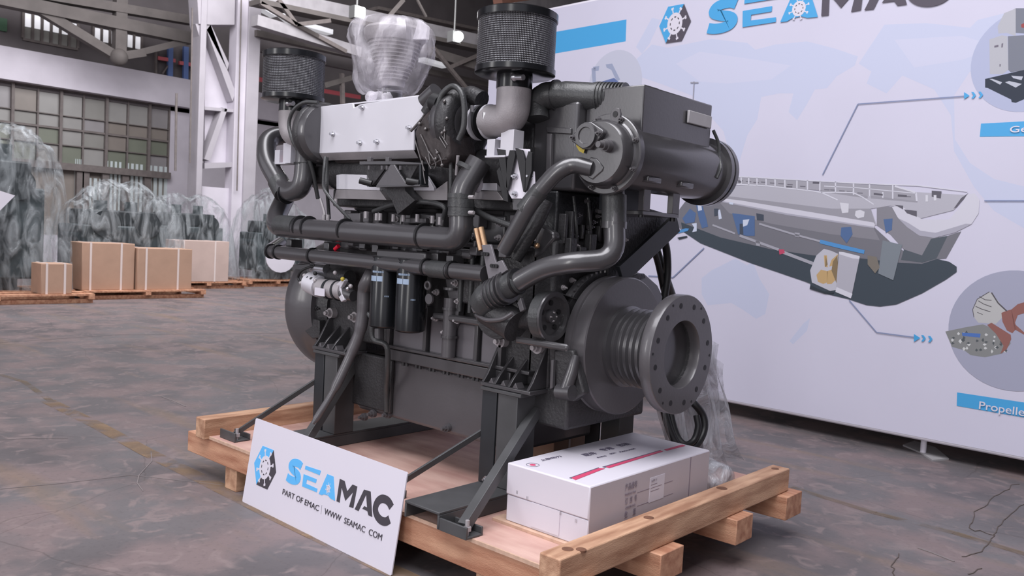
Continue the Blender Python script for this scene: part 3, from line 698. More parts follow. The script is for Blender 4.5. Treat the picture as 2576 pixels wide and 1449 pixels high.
pr('map_print',mapc,[[(1600,150),(1640,112),(1680,120),(1790,98),(1880,108),(1900,125),(1950,112),(2030,104),(2100,122),(2158,142),(2150,165),(2105,192),(2080,222),(2050,225),(2030,262),(2005,302),(1984,282),(1996,235),(1960,235),(1915,244),(1905,300),(1880,340),(1850,440),(1820,330),(1740,240),(1660,210),(1600,190)],
 [(2180,130),(2225,62),(2330,58),(2440,70),(2460,50),(2620,10),(2620,170),(2440,180),(2400,240),(2402,350),(2440,410),(2500,450),(2620,480),(2620,600),(2500,530),(2450,470),(2400,380),(2392,290),(2350,225),(2270,190),(2230,235),(2180,210),(2192,180),(2160,160)],
 [(1765,700),(1790,680),(1815,668),(1850,650),(1880,668),(1893,655),(1910,700),(1935,740),(1925,790),(1902,802),(1870,780),(1840,762),(1780,768),(1765,740)],
 [(1640,45),(1662,50),(1634,110),(1615,135),(1600,118)],[(2020,815),(2038,800),(2030,832),(1995,866),(1986,858)]])
pr('map_detail',(198,200,220),[[(1700,160),(1760,130),(1900,150),(1990,165),(1940,200),(1830,210),(1760,205)],[(2250,100),(2420,90),(2520,120),(2420,150),(2300,170)]])
pr('upper_banner_bar','blue',[[(1330,92),(1576,49),(1574,104),(1330,146)]])
disc('picture_disc',(1546,212),.335,(188,190,206))
pr('gear_picture',(150,158,182),[[(1488,172),(1498,170),(1500,220),(1492,222)],[(1524,162),(1540,160),(1560,200),(1552,206),(1538,176),(1526,170)],[(1492,168),(1508,166),(1506,178),(1492,180)]])
pr('gear_picture_base',(96,112,158),[[(1515,205),(1545,196),(1562,212),(1520,222)]])
# top right: generator picture
disc('picture_disc',(2584,150),.36,(172,178,204))
c5=crop((2340,0),236/1140)
pr('generator_picture',(176,177,184),[[c5(*q) for q in r] for r in ([(720,480),(870,430),(940,440),(950,850),(880,900),(725,900)],[(820,320),(900,160),(1000,120),(1040,100),(1040,440),(930,400),(830,410)])])
pr('generator_picture_side',(118,122,134),[[c5(*q) for q in r] for r in ([(945,440),(1300,420),(1300,830),(980,880),(950,850)],[(1040,100),(1300,100),(1300,420),(1040,400)])])
pr('generator_picture_base',(44,52,66),[[c5(*q) for q in r] for r in ([(668,960),(880,910),(1140,850),(1320,850),(1320,1130),(1040,1250),(990,1240),(985,1210),(700,1070),(668,1065)],)])
pr('generator_picture_detail',(180,184,196),[[c5(*q) for q in r] for r in ([(910,1000),(960,985),(1115,1020),(1040,1065)],[(985,920),(1130,930),(1110,975),(1010,950)],[(720,960),(760,960),(875,1000),(850,1030)])])
pr('generator_picture_mark',(110,104,118),[[c5(*q) for q in r] for r in ([(780,555),(830,545),(830,570),(780,578)],[(868,530),(888,525),(882,575),(865,578)],[(843,780),(858,778),(856,808),(843,810)])])
pr('generator_picture_valve',(150,70,70),[[c5(*q) for q in r] for r in ([(1105,300),(1140,280),(1150,340),(1110,335)],)])
pr('caption_bar','blue',[[(2468,311),(2620,303),(2620,342),(2465,344)],[(2408,987),(2640,1022),(2640,1061),(2407,1021)]])
# propeller picture
disc('picture_disc',(2549,832),.425,(158,160,180))
c6=crop((2340,660),400/1449)
pr('propeller_blade',(178,178,178),[[c6(*q) for q in r] for r in ([(390,420),(430,330),(540,268),(570,290),(690,440),(660,500),(600,560),(440,550),(400,500)],)])
pr('propeller_blade_spotted',(128,130,130),[[c6(*q) for q in r] for r in ([(140,630),(330,590),(480,565),(570,600),(720,690),(735,740),(660,830),(500,865),(370,845),(310,800),(200,770)],)])
rr=random.Random(4); sp=[];sd=[]
for k in range(46):
    a=rr.uniform(180,700); b=rr.uniform(600,820)
    if b>640+max(0,(a-560))*.2 and b<770+(a-180)*.15:
        (sp if k%2 else sd).append([c6(a+dx*rr.uniform(8,22),b+dy*rr.uniform(8,22)) for dx,dy in ((-1,0),(0,-1),(1,0),(0,1))])
pr('propeller_blade_fleck',(198,200,200),sp); pr('propeller_blade_spot',(78,84,88),sd)
pr('propeller_blade_mark',(74,110,176),[[c6(*q) for q in r] for r in ([(290,640),(460,650),(455,685),(295,670)],)])
pr('propeller_hub',(138,92,86),[[c6(*q) for q in r] for r in ([(520,570),(560,550),(640,600),(735,660),(740,700),(700,790),(640,835),(670,760),(600,650)],[(650,460),(700,440),(740,430),(790,600),(750,645),(700,620),(660,540)],[(740,430),(800,380),(870,360),(870,460),(800,480),(770,560),(860,640),(860,660),(770,610)])])
pr('propeller_edge_line',(82,78,84),line([c6(*q) for q in ((400,500),(388,430),(430,335),(540,268))],.8)+line([c6(*q) for q in ((560,275),(620,370),(700,445))],1.6)+line([c6(*q) for q in ((450,310),(500,340),(560,345))],.8)+line([c6(*q) for q in ((440,350),(490,380),(560,405))],.8)+line([c6(*q) for q in ((415,400),(470,425),(550,450))],.8)+line([c6(*q) for q in ((430,455),(480,475))],.6))
# ship picture
c7=crop((1600,400),976/2576)
sh=lambda *r:[[c7(*q) for q in k] for k in r]
pr('ship_hull',(112,112,120),sh([(240,400),(330,280),(520,262),(1580,450),(1700,560),(1900,690),(1990,662),(2070,510),(2160,480),(2060,660),(2000,665),(1700,830),(1160,830),(310,480)]))
pr('ship_hull_bottom',(58,68,78),sh([(300,420),(560,520),(900,600),(1180,640),(1500,660),(1760,690),(1900,696),(1998,664),(2080,682),(2130,715),(2130,750),(2060,800),(1900,892),(1730,966),(1620,980),(1530,970),(1410,930),(1260,895),(1160,860),(1158,826),(760,690),(430,560),(310,480)]))
pr('ship_side',(130,129,137),sh([(540,270),(700,290),(1580,462),(1620,540),(1300,500),(900,430),(620,360)],[(1600,310),(1720,320),(1800,440),(1960,520),(2060,520),(2000,610),(1900,640),(1780,600),(1690,500),(1600,440)]))
pr('ship_stern_dark',(78,86,94),sh([(1960,530),(2070,510),(1995,662),(1900,688),(1760,670),(1780,600),(1900,640)]))
pr('ship_deck',(176,175,185),sh([(560,180),(900,175),(1170,215),(1700,210),(2200,240),(2110,340),(1870,400),(1780,330),(1690,310),(1560,330),(1600,440),(1400,420),(540,262)]))
pr('ship_deck_shade',(150,149,158),sh([(560,240),(1300,330),(1560,330),(1590,430),(1000,340),(540,266)],[(1560,235),(1870,270),(1870,290),(1560,262)],[(1230,205),(1540,245),(1540,262),(1230,218)]))
pr('ship_fender_tube',(202,201,212),sh([(520,255),(700,276),(1580,422),(1588,440),(1580,460),(1000,372),(520,276)],[(1700,318),(1760,312),(1850,370),(1900,400),(2080,402),(2150,318),(2200,235),(2250,228),(2282,270),(2276,360),(2230,430),(2120,486),(1980,522),(1880,506),(1800,450),(1740,390)]))
pr('ship_fender_shade',(166,165,178),sh([(1740,392),(1800,452),(1880,508),(1980,524),(2120,488),(2230,432),(2190,430),(1990,490),(1890,476),(1810,425)],[(520,276),(1000,372),(1580,460),(1580,450),(1000,360),(520,268)]))
rail=[]
pr('ship_rail_shade',(158,157,166),sh([(664,122),(1460,166),(1738,180),(1862,228),(1860,280),(1706,262),(1552,244),(1230,208),(1070,198),(870,176),(664,168)]))
pr('ship_rail_dark',(112,110,120),sh(*[[(a,b),(a+38,b+2),(a+36,b+9),(a+2,b+7)] for a,b in ((675,140),(730,146),(780,152),(830,150),(890,156),(945,160),(1005,166),(1090,178),(1250,200),(1290,202),(1350,208),(1400,212),(1470,222),(1585,228),(1745,240),(1790,246))]))
rail+=line([c7(*q) for q in ((590,108),(660,116),(1460,160),(1740,172),(1870,176),(2200,216))],1.4)+line([c7(*q) for q in ((540,162),(870,178),(1170,212),(1230,222),(1340,272))],1.6)+line([c7(*q) for q in ((1230,222),(1440,222),(1500,250),(1580,302))],1.4)+line([c7(*q) for q in ((1720,180),(1860,222),(1866,280))],2.2)+line([c7(*q) for q in ((1250,180),(1460,190),(1860,228))],1.0)
for a,b,c_ in ((640,70,170),(700,118,168),(750,120,172),(805,124,176),(865,128,180),(925,130,186),(990,134,192),(1070,138,200),(1140,140,208),(1222,145,212),(1326,150,222),(1446,160,238),(1552,164,248),(1640,220,258),(1706,172,265)): rail+=line([c7(a,b),c7(a,c_)],1.7)
pr('ship_railing',(206,206,216),rail)
pr('ship_deck_gear',(92,90,100),sh([(1965,210),(2030,215),(2025,262),(1965,250)],[(1720,305),(1775,310),(1775,335)],[(1780,335),(1866,345),(1866,384),(1800,360)],[(1175,150),(1220,152),(1218,166),(1175,164)],[(1740,235),(1800,240),(1800,254),(1740,250)],[(1580,225),(1640,232),(1640,244),(1580,238)],[(680,145),(700,146),(700,158),(680,157)],[(1000,180),(1040,182),(1040,190),(1000,190)],[(2210,225),(2130,320),(2110,330),(2160,260)]))
pr('ship_winch',(206,206,214),sh([(1924,240),(1940,240),(1940,284),(1924,284)],[(1978,240),(1996,240),(1996,276),(1978,276)],[(1355,290),(1415,296),(1412,356),(1370,360)],[(1460,345),(1490,338),(1520,350),(1515,385),(1475,395),(1455,375)]))
pr('ship_machinery',(78,104,146),sh([(310,395),(360,330),(400,360),(390,420),(330,430)],[(400,300),(440,300),(470,400),(480,450),(440,460),(420,400)],[(640,360),(720,370),(790,380),(790,510),(740,510),(680,500)],[(1365,455),(1430,450),(1440,500),(1400,560),(1360,510)],[(1645,400),(1705,395),(1700,470),(1660,490)]))
pr('ship_machinery_light',(196,204,222),sh([(410,300),(435,298),(440,340),(415,345)],[(372,430),(405,425),(405,480),(375,485),(388,455)],[(545,340),(560,335),(572,395),(552,402)],[(712,405),(755,400),(740,440),(712,450)],[(620,285),(648,290),(646,305),(622,300)]))
pr('ship_machinery_shade',(64,72,86),sh([(520,330),(550,330),(545,375),(522,380)],[(690,430),(712,430),(715,505),(690,500)],[(800,360),(850,370),(850,410),(805,405)]))
pr('ship_shaft',(160,160,170),line([c7(*q) for q in ((510,438),(660,495))],2.2)+line([c7(*q) for q in ((690,508),(950,602))],3.2)+line([c7(*q) for q in ((960,612),(1250,722))],4.0)+line([c7(*q) for q in ((820,430),(1050,500),(1230,548))],2.4)+sh([(795,540),(825,545),(825,580),(800,575)],[(1055,488),(1090,492),(1085,520),(1058,515)]))
pr('ship_seal_ring',(186,70,100),sh([(950,600),(985,600),(990,625),(955,635)],[(1195,690),(1235,685),(1240,730),(1195,735)]))
pr('ship_strut',(78,140,196),sh([(1225,535),(1370,570),(1520,605),(1515,630),(1380,600),(1222,560)],[(250,488),(330,460),(355,462),(345,478),(262,498)]))
pr('ship_nozzle',(184,184,194),sh([(1158,740),(1200,640),(1250,596),(1300,610),(1345,630),(1340,720),(1330,870),(1290,876),(1170,820)]))
pr('ship_propeller',(186,156,110),sh([(1200,770),(1230,735),(1275,745),(1270,820),(1245,830),(1210,815)],[(1270,745),(1300,735),(1330,800),(1300,830),(1270,830)],[(1250,640),(1270,640),(1275,720),(1255,715)],[(1345,630),(1300,670),(1285,715),(1330,700)]))
pr('ship_propeller_blade',(128,110,82),sh([(1340,640),(1310,680),(1300,740),(1335,830),(1345,760)],[(1262,640),(1275,700),(1258,720)]))
pr('ship_rudder',(172,171,182),sh([(1350,616),(1488,652),(1430,925),(1328,882)]))
pr('ship_rudder_edge',(206,206,216),sh([(1350,616),(1380,618),(1488,645),(1484,664),(1440,660),(1352,632)],[(1334,850),(1440,895),(1428,925),(1326,882)]))
pr('ship_far_rudder',(120,128,136),sh([(1640,540),(1770,570),(1710,805),(1610,760)]))
pr('ship_far_propeller',(118,112,104),sh([(1540,640),(1600,650),(1620,720),(1590,760),(1540,700)]))
pr('ship_keel_shadow',(44,52,60),sh([(1160,838),(1250,880),(1300,878),(1320,886),(1310,894),(1258,896),(1155,862)],[(276,522),(340,510),(345,520),(290,535)]))
pr('ship_mast',(150,150,162),line([(1744,262),(1747,205)],1.2)+line([(1738,208),(1758,208)],1.5)+line([(1830,400),(1836,440)],2)+line([(1840,380),(1838,440)],1.5))
# call-out lines and chevrons
pr('callout_line',(128,138,170),line([(2070,440),(2159,262),(2428,242)],1.3)+line([(2477,505),(2640,505)],1.6)+line([(2137,755),(2206,836),(2305,849)],1.4)+line([(1772,624),(1694,698),(1632,694)],1.4))
def chev(x,y,h): return [[(x,y-h),(x+h*.7,y),(x,y+h),(x+h*.75,y+h),(x+h*1.5,y),(x+h*.75,y-h)]]
pr('chevron','blue',[[(2426,232),(2440,241),(2426,250)],[(2300,840),(2316,850),(2300,860)]]+chev(2444,240,8)+chev(2462,239,8)+chev(2318,851,8)+chev(2335,853,8))
def bannertext(txt,px,py,w,h,m='signwhite',bold=.008):
    LAY[0]+=1; p=NB(px,py,.00015*LAY[0]); lettering('caption_lettering',txt,p,Nd,Nup,w,h,m,bn,bold)
u0=NU(2541,332)[0]; u1=NU(2576,332)[0]
bannertext('Generator',2541,334,(u1-u0)*4.6,(NU(2541,318)[1]-NU(2541,334)[1]))
u0=NU(2463,1028)[0]; u1=NU(2576,1040)[0]
bannertext('Propeller',2463,1034,(u1-u0)*1.15,(NU(2463,1008)[1]-NU(2463,1030)[1])*1.15)
# large logo
e0=uv(SP(*c1(380,462))); eA=uv(SP(*c1(900,690)))
b0=NU(1869,69); bA=NU(2058,43); ku=(bA[0]-b0[0])/(eA[0]-e0[0])
sT=NU(1864,4)[1]; kv=(NU(1955,-16)[1]-b0[1])/(uv(SP(*c1(435,135)))[1]-e0[1])
kz=(bA[1]-b0[1])/(bA[0]-b0[0])
LAY[0]+=1
lg=lambda a,b:N3(b0[0]+(a-e0[0])*ku, b0[1]+(b-e0[1]-(a-e0[0])*(eA[1]-e0[1])/(eA[0]-e0[0]))*kv+(a-e0[0])*ku*kz,.00015*LAY[0])
put_logo(bn,lg,'blue','dark',Nn)
LAY[0]+=1
nw=lambda a,b:N3(a,b,.00015*LAY[0])
put_wheel(bn,nw,NU(2011,22),.083,.088,Nn)
put_hex(bn,nw,NU(1699,60),.175,.195,Nn,'blue','dark')
print('LOGO k',ku,kv,kz)
# ================================================================== STANDS
def channel(mb,x0,x1,y0,y1,z0,z1,t=.012):
    mb.bx(x0,x1,y0,y1,z1-t,z1); mb.bx(x0,x0+t,y0,y1,z0,z1-t); mb.bx(x1-t,x1,y0,y1,z0,z1-t); return mb
def stand(lab,x0,x1,legx,flip):
    fy0=2.49 if flip else 2.415
    t=thing('engine_stand',lab,'stand',((x0+x1)/2,3.3,.262),'steel stands under the engine')
    channel(MB(),x0,x1,fy0,4.2,.263,.336).build('base_channel','steelgrey',t,.003)
    for yn in (2.87,3.70):
        near=yn<3
        xm=x0+(x1-x0)*.42
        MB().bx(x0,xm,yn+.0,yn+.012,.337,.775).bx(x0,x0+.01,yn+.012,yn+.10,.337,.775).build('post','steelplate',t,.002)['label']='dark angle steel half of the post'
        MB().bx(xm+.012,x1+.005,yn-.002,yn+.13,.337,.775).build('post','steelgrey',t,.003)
        MB().bx(x0-.004,x1+.03,yn-.012,yn+.15,.776,.792).build('top_plate','steelgrey',t,.002)
        MB().bolt((x0+.055,yn-.001,.36),(0,-1,0),.011,.016).build('bolt','steel',t)
    # brace bars and their foot pieces
    MB().bar((legx[0][0],fy0+.035,.30),(legx[0][1],3.0 if not flip else 3.0,legx[0][2]),.045,.045,(1,0,0)).build('brace','steelgrey',t,.002)
    MB().bar((legx[1][0],2.52,.30),(legx[1][1],2.9,legx[1][2]),.03,.012,(1,0,0)).build('brace','steelgrey',t,.002)
    for fx in (legx[0][0],legx[1][0]):
        g=fy0 if fx==legx[0][0] else 2.49
        f=MB(); f.bx(fx-.11,fx+.05,g,g+.01,.263,.315).bx(fx-.11,fx+.05,g+.01,g+.10,.263,.272).bx(fx-.11,fx+.05,g+.09,g+.10,.272,.30); f.build('foot_channel','steelgrey',t,.002)
        MB().cyl((fx-.01+.035,g+.03,.272),(fx+.025,g+.03,.335),.009,n=8).cyl((fx+.025,g+.03,.290),(fx+.025,g+.03,.308),.017,n=6).build('anchor_bolt','cast',t)
    return t
stand('steel stand with post and braces under the coupling end of the engine',-2.715,-2.497,((-2.385,-2.488,.70),(-2.95,-2.712,.58)),False)
stand('steel stand under the flywheel end, behind the sign board',-4.055,-3.848,((-3.70,-3.86,.72),(-4.30,-4.05,.62)),True)
# ================================================================== THE ENGINE
EY,EZ=3.3,1.017
eng=thing('marine_engine','dark grey six cylinder marine engine with twin air filters and bolted coupling','engine',(-3.35,EY,.80))
YN=2.98
def E(mb,name,m,parent=None,bev=0,lab=None,**k):
    o=mb.build(name,m,parent or eng,bev,**k)
    if lab: o['label']=lab
    return o
# --- sump
mb=MB(); mb.prism([(-3.86,3.0,.80),(-2.60,3.0,.80),(-2.60,3.0,.475),(-3.80,3.0,.475),(-3.86,3.0,.52)],(0,.6,0))
pan=E(mb,'oil_pan','paintl',bev=.02)
E(MB().bx(-3.98,-3.53,2.985,3.05,.50,.80).bx(-3.55,-3.50,2.97,3.0,.50,.80),'pan_recess','paintd',pan,.01)
E(MB().bx(-2.62,-2.30,2.99,3.62,.64,.82),'front_sump','paintd',pan,.015)
E(MB().bx(-3.50,-2.62,2.952,3.64,.803,.862),'pan_flange','paint',pan,.004)
for k in range(7):
    x=-3.38+k*.105
    for d in (-.014,.014): E(MB().cyl((x+d,2.965,.803),(x+d,2.965,.785),.009,n=8),'bolt','paintd',pan)
for px,py in ((920,1048),(942,1040),(980,1042),(1128,1076)):
    p=P(px,py,y=2.998); E(MB().cyl(p,p-V(0,.02,0),.022,n=12).cyl(p-V(0,.02,0),p-V(0,.035,0),.015,n=6).cyl(p-V(0,.035,0),p-V(0,.05,0),.009,n=8),'drain_plug','paintl',pan)
# --- crankcase
E(MB().bx(-4.12,-2.52,2.99,3.61,.862,1.46),'engine_block','paintd',bev=.01)
blk=MB()
for x in (-3.52,-3.23,-3.05,-2.86,-2.70): blk.bx(x-.012,x+.012,2.955,2.995,.862,1.12)
E(blk,'block_rib','paint',bev=.004)
for x0,x1 in ((-3.50,-3.25),(-3.21,-3.07),(-3.03,-2.88),(-2.84,-2.72)):
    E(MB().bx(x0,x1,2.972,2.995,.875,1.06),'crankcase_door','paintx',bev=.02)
E(MB().bx(-3.55,-2.5,2.945,2.995,.866,.885),'block_ledge','paint',bev=.004)
E(MB().bx(-3.12,-2.60,2.90,2.99,1.065,1.10),'block_shelf','paint',bev=.01)
E(MB().cyl((-3.02,2.93,.885),(-3.02,2.93,1.18),.035),'oil_riser','paintl')
for z in (.98,1.12,1.22): E(MB().cyl((-3.02,2.93,z),(-3.02,2.93,z+.012),.042),'riser_collar','paint')
# mottled side cover right of the riser
E(MB().prism([P(a,b,y=2.93) for a,b in ((1120,700),(1160,700),(1158,745),(1152,800),(1130,842),(1116,845),(1120,790),(1134,770),(1126,740))],(0,.04,0)),'side_cover','paintl',bev=.004)
for a,b in ((1148,712),(1156,758),(1152,806),(1122,835),(1098,800),(1071,715),(1078,755),(1068,770),(1100,735)):
    p=P(a,b,y=2.93); E(MB().bolt(p,(0,-1,0),.013,.02),'bolt','cast')
E(MB().bx(-2.98,-2.80,2.93,2.99,1.16,1.36),'side_housing','paintd',bev=.01)
for k in range(3): E(MB().cyl((-2.95+k*.07,2.925,1.12),(-2.95+k*.07,2.925,1.40),.012,n=10),'fuel_tube','hose')
# eye plates beside the filters
for px,py in ((1076,718),(1078,752)):
    p=P(px,py,y=2.84)
    if py<730: E(MB().torus(p,(0,1,0),.018,.007,20,8),'lifting_ring','paintl')
    else: E(MB().cyl(p,p+V(0,.012,0),.026),'cover_plate','paintl')
# --- heads and top deck
for k in range(6):
    x=-4.02+k*.255
    h=E(MB().bx(x,x+.235,3.02,3.58,1.46,1.60),'cylinder_head','paint',bev=.012)
    E(MB().bx(x+.02,x+.215,3.05,3.30,1.60,1.70),'rocker_cover','paintl',h,.02)
    for dx in (.03,.205):
        for zz in (1.49,1.56): E(MB().bolt((x+dx,3.018,zz),(0,-1,0),.012,.02),'bolt','cast',h)
    E(MB().bx(x+.06,x+.12,2.96,3.02,1.53,1.60),'injector_block','paintl',h,.006)
E(MB().bx(-4.05,-2.55,2.93,3.02,1.435,1.455),'head_rail','paint',bev=.003)
for k in range(8):
    x=-4.0+k*.19; E(MB().bx(x,x+.05,2.88,2.93,1.40+.0,1.44).cyl((x+.025,2.89,1.44),(x+.025,2.89,1.47),.01,n=6),'bracket','paintl',bev=.004)
# exhaust manifold and heat shields
E(MB().cyl((-4.1,3.02,1.82),(-2.6,3.02,1.82),.10),'exhaust_manifold','paintd')
def ypoly(pp,y,th,name,m,bev=.002,lab=None,parent=None): return E(MB().prism([P(a,b,y=y) for a,b in pp],(0,th,0)),name,m,parent,bev,lab)
sh_=E(MB().prism([P(a,b,y=2.90) for a,b in ((860,438),(922,440),(922,470),(955,470),(955,479),(846,476),(846,440))],(0,.02,0)),'heat_shield','silver',bev=.002,lab='bright upper shield panel')
ypoly([(846,477),(955,479),(972,503),(840,500)],2.90,.05,'heat_shield','shield',.002,'lower shield panel with shade in its grey')
ypoly([(1023,470),(1058,471),(1060,438),(1072,442),(1091,472),(1091,480),(1023,479)],2.90,.02,'heat_shield','silver')
ypoly([(1023,480),(1091,480),(1125,455),(1125,504),(1042,503)],2.91,.05,'heat_shield','shield')
E(MB().cyl(P(800,440,y=3.0),P(850,440,y=3.0),.085),'manifold_end','paint')
ypoly([(1190,430),(1248,432),(1250,480),(1195,478)],2.95,.03,'heat_shield','silver')
ypoly([(1190,479),(1250,481),(1268,504),(1190,502)],2.93,.05,'heat_shield','shield')
p=P(1202,463,y=2.9); E(MB().ball(p,.042,(.7,.5,1)),'white_cap','whiteplastic')
# dark hanger bracket
hb=ypoly([(904,406),(992,405),(1060,410),(1060,414),(904,414)],2.80,.05,'hanger_bracket','paint',.002)
ypoly([(978,414),(1022,468),(1022,470),(948,468),(948,466)][:0] or [(982,414),(991,414),(1024,467),(946,467)],2.79,.012,'gusset_plate','paintl',parent=hb,lab='pale triangular gusset')
ypoly([(910,414),(976,414),(940,462),(936,466)],2.82,.012,'gusset_plate','paintd',parent=hb)
ypoly([(995,414),(1056,414),(1050,418),(1026,462)],2.82,.012,'gusset_plate','paintd',parent=hb)
ypoly([(946,466),(1056,464),(1056,469),(946,471)],2.78,.06,'lower_plate','paint',parent=hb)
ypoly([(1054,412),(1059,412),(1059,468),(1054,468)],2.80,.05,'side_plate','steelplate',parent=hb)
for a in (923,969): ypoly([(a,395),(a+9,395),(a+9,407),(a,407)],2.80,.02,'tab','paintl',parent=hb)
for a in (929,974,962,1008): 
    p=P(a,417,y=2.79); E(MB().cyl(p,p-V(0,0,.02),.008,n=8),'bolt','paintl',hb)
for (a,b),(c,d) in (((905,454),(935,462)),((1022,455),(1052,460))): E(MB().cyl(P(a,b,y=2.76),P(c,d,y=2.80),.017),'rubber_mount','black',hb)
ypoly([(955,470),(1018,470),(1020,480),(1044,504),(1000,540),(985,504)],2.84,.08,'oil_drain_box','paintd')
E(MB().bx(-4.1,-2.6,2.98,3.4,1.62,1.72),'valley_cover','paintd',bev=.01)
ypoly([(960,412),(975,400),(960,400)],2.95,.02,'tab','paintl')
# bolts and lugs along pipe tops
for a,b in ((845,508),(921,540),(878,560),(948,545),(957,545),(990,548),(1015,548),(1050,548),(1088,552),(1107,555),(815,548),(825,548)):
    p=P(a,b,y=2.90); E(MB().cyl(p-V(0,0,.02),p+V(0,0,.018),.011,n=8),'stud','cast')
for (a,b,c,d) in ((912,532,927,560),(1012,548,1070,562),(872,536,905,560)): ypoly([(a,b),(c,b),(c,d),(a,d)],2.93,.03,'head_casting','paintl',.005)
# --- large coolant pipes along the near side
def pxtube(name,pts,r,m='paint',fil=None,lab=None,n=20,parent=None,sm=False):
    q=[P(a,b,y=y) for a,b,y in pts]
    q=smooth(q,6) if sm else (fillet(q,fil) if fil else q)
    return E(MB().tube(q,r,n),name,m,parent,lab=lab)
R1=.0575
p1=pxtube('coolant_pipe',[(722,488,2.98),(683,570,2.80),(1160,604,2.80),(1160,520,2.80),(1163,478,2.80),(1207,405,2.86)],R1,fil=[0,.13,.13,.03,.10,0],lab='thick upper pipe with elbows')
def ring(px,py,y,ax,r,m='black',w=.014,parent=None,name='pipe_clamp'):
    p=P(px,py,y=y); return E(MB().lathe(p-Vector(ax).normalized()*w/2,ax,[(0,r-.004),(0,r+.005),(w,r+.005),(w,r-.004)],28),name,m,parent)
zc=P(900,585,y=2.80).z
for px in (757,778,870,1066): ring(px,570+(px-757)*.078,2.80,(1,0,0),R1+.001,parent=p1)
E(MB().cyl(P(705,567,y=2.8),P(750,571,y=2.8),R1+.004),'hose_sleeve','hose',p1)
for b in (494,516,538): ring(1160,b,2.80,(0,0,1),R1+.001,'hose',.02,p1)
E(MB().cyl(P(1160,546,y=2.8),P(1160,488,y=2.8),R1+.004),'hose_sleeve','hose',p1)
for b in (496,535):
    for a in (1188,): 
        p=P(a,b,y=2.78); E(MB().cyl(p-V(.02,0,0),p+V(.01,0,0),.009,n=8),'clamp_screw','cast',p1)
ring(1180,427,2.83,(P(1207,405,y=2.86)-P(1163,478,y=2.80)),R1+.001,'hose',.02,p1)
R2=.0385
p2=pxtube('coolant_pipe',[(705,612,3.0),(676,632,2.80),(1222,690,2.80)],R2,fil=[0,.07,0],lab='thinner lower pipe')
for px in (682,701,787,1073,1138): ring(px,633+(px-690)*.103,2.80,(1,0,0),R2+.001,parent=p2)
E(MB().cyl(P(1085,676,y=2.8),P(1130,681,y=2.8),R2+.004),'hose_sleeve','hose',p2)
for a,b in ((726,612),(820,620),(1092,648),(1130,655),(910,612),(942,622)): 
    p=P(a,b,y=2.84); E(MB().bx(p.x-.025,p.x+.025,p.y,p.y+.08,p.z-.03,p.z+.025),'pipe_bracket','paint',bev=.005)
E(MB().bx(-4.1,-2.9,2.93,2.99,1.385,1.43),'gallery_cover','paint',bev=.01)
for k in range(7): E(MB().bx(-3.9+k*.16,-3.83+k*.16,2.90,2.95,1.38,1.42),'gallery_boss','paintl',bev=.01)
p=P(843,627,y=2.84); E(MB().cyl(p,p+V(.03,0,.02),.012,n=10),'red_plug','red')
# left compressor outlet U bend
ub=pxtube('charge_air_pipe',[(768,350,2.88),(768,400,2.86),(762,476,2.84),(718,486,2.84),(668,400,2.84),(672,345,2.90),(735,338,3.05)],.058,fil=[0,.03,.12,.09,.12,.10,0],lab='looped pipe at flywheel end')
E(MB().cyl(P(699,455,y=2.84)+V(0,0,0),P(716,487,y=2.84),.062),'hose_sleeve','hose',ub)
ring(722,486,2.84,(1,0,-.1),.059,'black',.012,ub)
ring(767,413,2.86,(0,0,1),.059,'black',.014,ub)
p=P(736,402,y=2.90); E(MB().ball(p,.03),'red_cap','red')
# --- flywheel housing
fh=E(MB().lathe((-4.42,EY,EZ),(1,0,0),[(0,.36),(0,.405),(.02,.412),(.13,.412),(.15,.40),(.24,.385),(.24,.2)],64),'flywheel_housing','paintl')
E(MB().lathe((-4.20,EY,EZ),(1,0,0),[(0,.36),(.10,.33),(.10,.05)],48),'housing_cone','paintd',fh)
for k in range(20):
    a=2*PI*k/20; E(MB().bolt((-4.18,EY+.35*math.cos(a),EZ+.35*math.sin(a)),(1,0,0),.012,.02),'bolt','paintd',fh)
E(MB().prism([P(a,b,y=2.93) for a,b in ((762,828),(782,800),(803,806),(803,850),(785,852))],(0,.06,0)),'timing_window_cover','paintd',fh,.006)
E(MB().prism([P(a,b,y=2.95) for a,b in ((735,665),(780,660),(790,735),(770,745),(735,738))],(0,.06,0)),'upper_lug','paint',fh,.01)
# --- engine feet (cast brackets)
def foot(xc,w,lab):
    f=E(MB().bx(xc-w/2,xc+w/2+.05,2.865,3.02,.793,.812),'engine_foot','paint',bev=.004,lab=lab)
    for k,xx in enumerate((xc-w/2+.01,xc-w*.17,xc+w*.17,xc+w/2+.03)):
        hgt=.19 if k in (0,3) else .12
        E(MB().prism([(xx-.008,2.87,.812),(xx-.008,3.02,.812),(xx-.008,3.02,.812+hgt),(xx-.008,2.985,.812+hgt),(xx-.008,2.90,.85)],(.016,0,0)),'gusset','paint',f,.003)
    for k,xx in enumerate((xc-w/2+.03,xc+w/2-.0)):
        E(MB().cyl((xx,2.99,1.0),(xx,2.955,1.0),.03,n=20).cyl((xx,2.955,1.0),(xx,2.935,1.0),.02,n=6).cyl((xx,2.935,1.0),(xx,2.92,1.0),.012,n=10),'foot_bolt','cast',f)
    for k in range(3): E(MB().prism([(xc-w/2+.05+k*.075,2.868,.812),(xc-w/2+.085+k*.075,2.868,.812),(xc-w/2+.067+k*.075,2.868,.838)],(0,.05,0)),'rib','paintl',f,.002)
    return f
foot(-2.60,.26,'coupling end foot'); foot(-3.95,.26,'flywheel end foot')
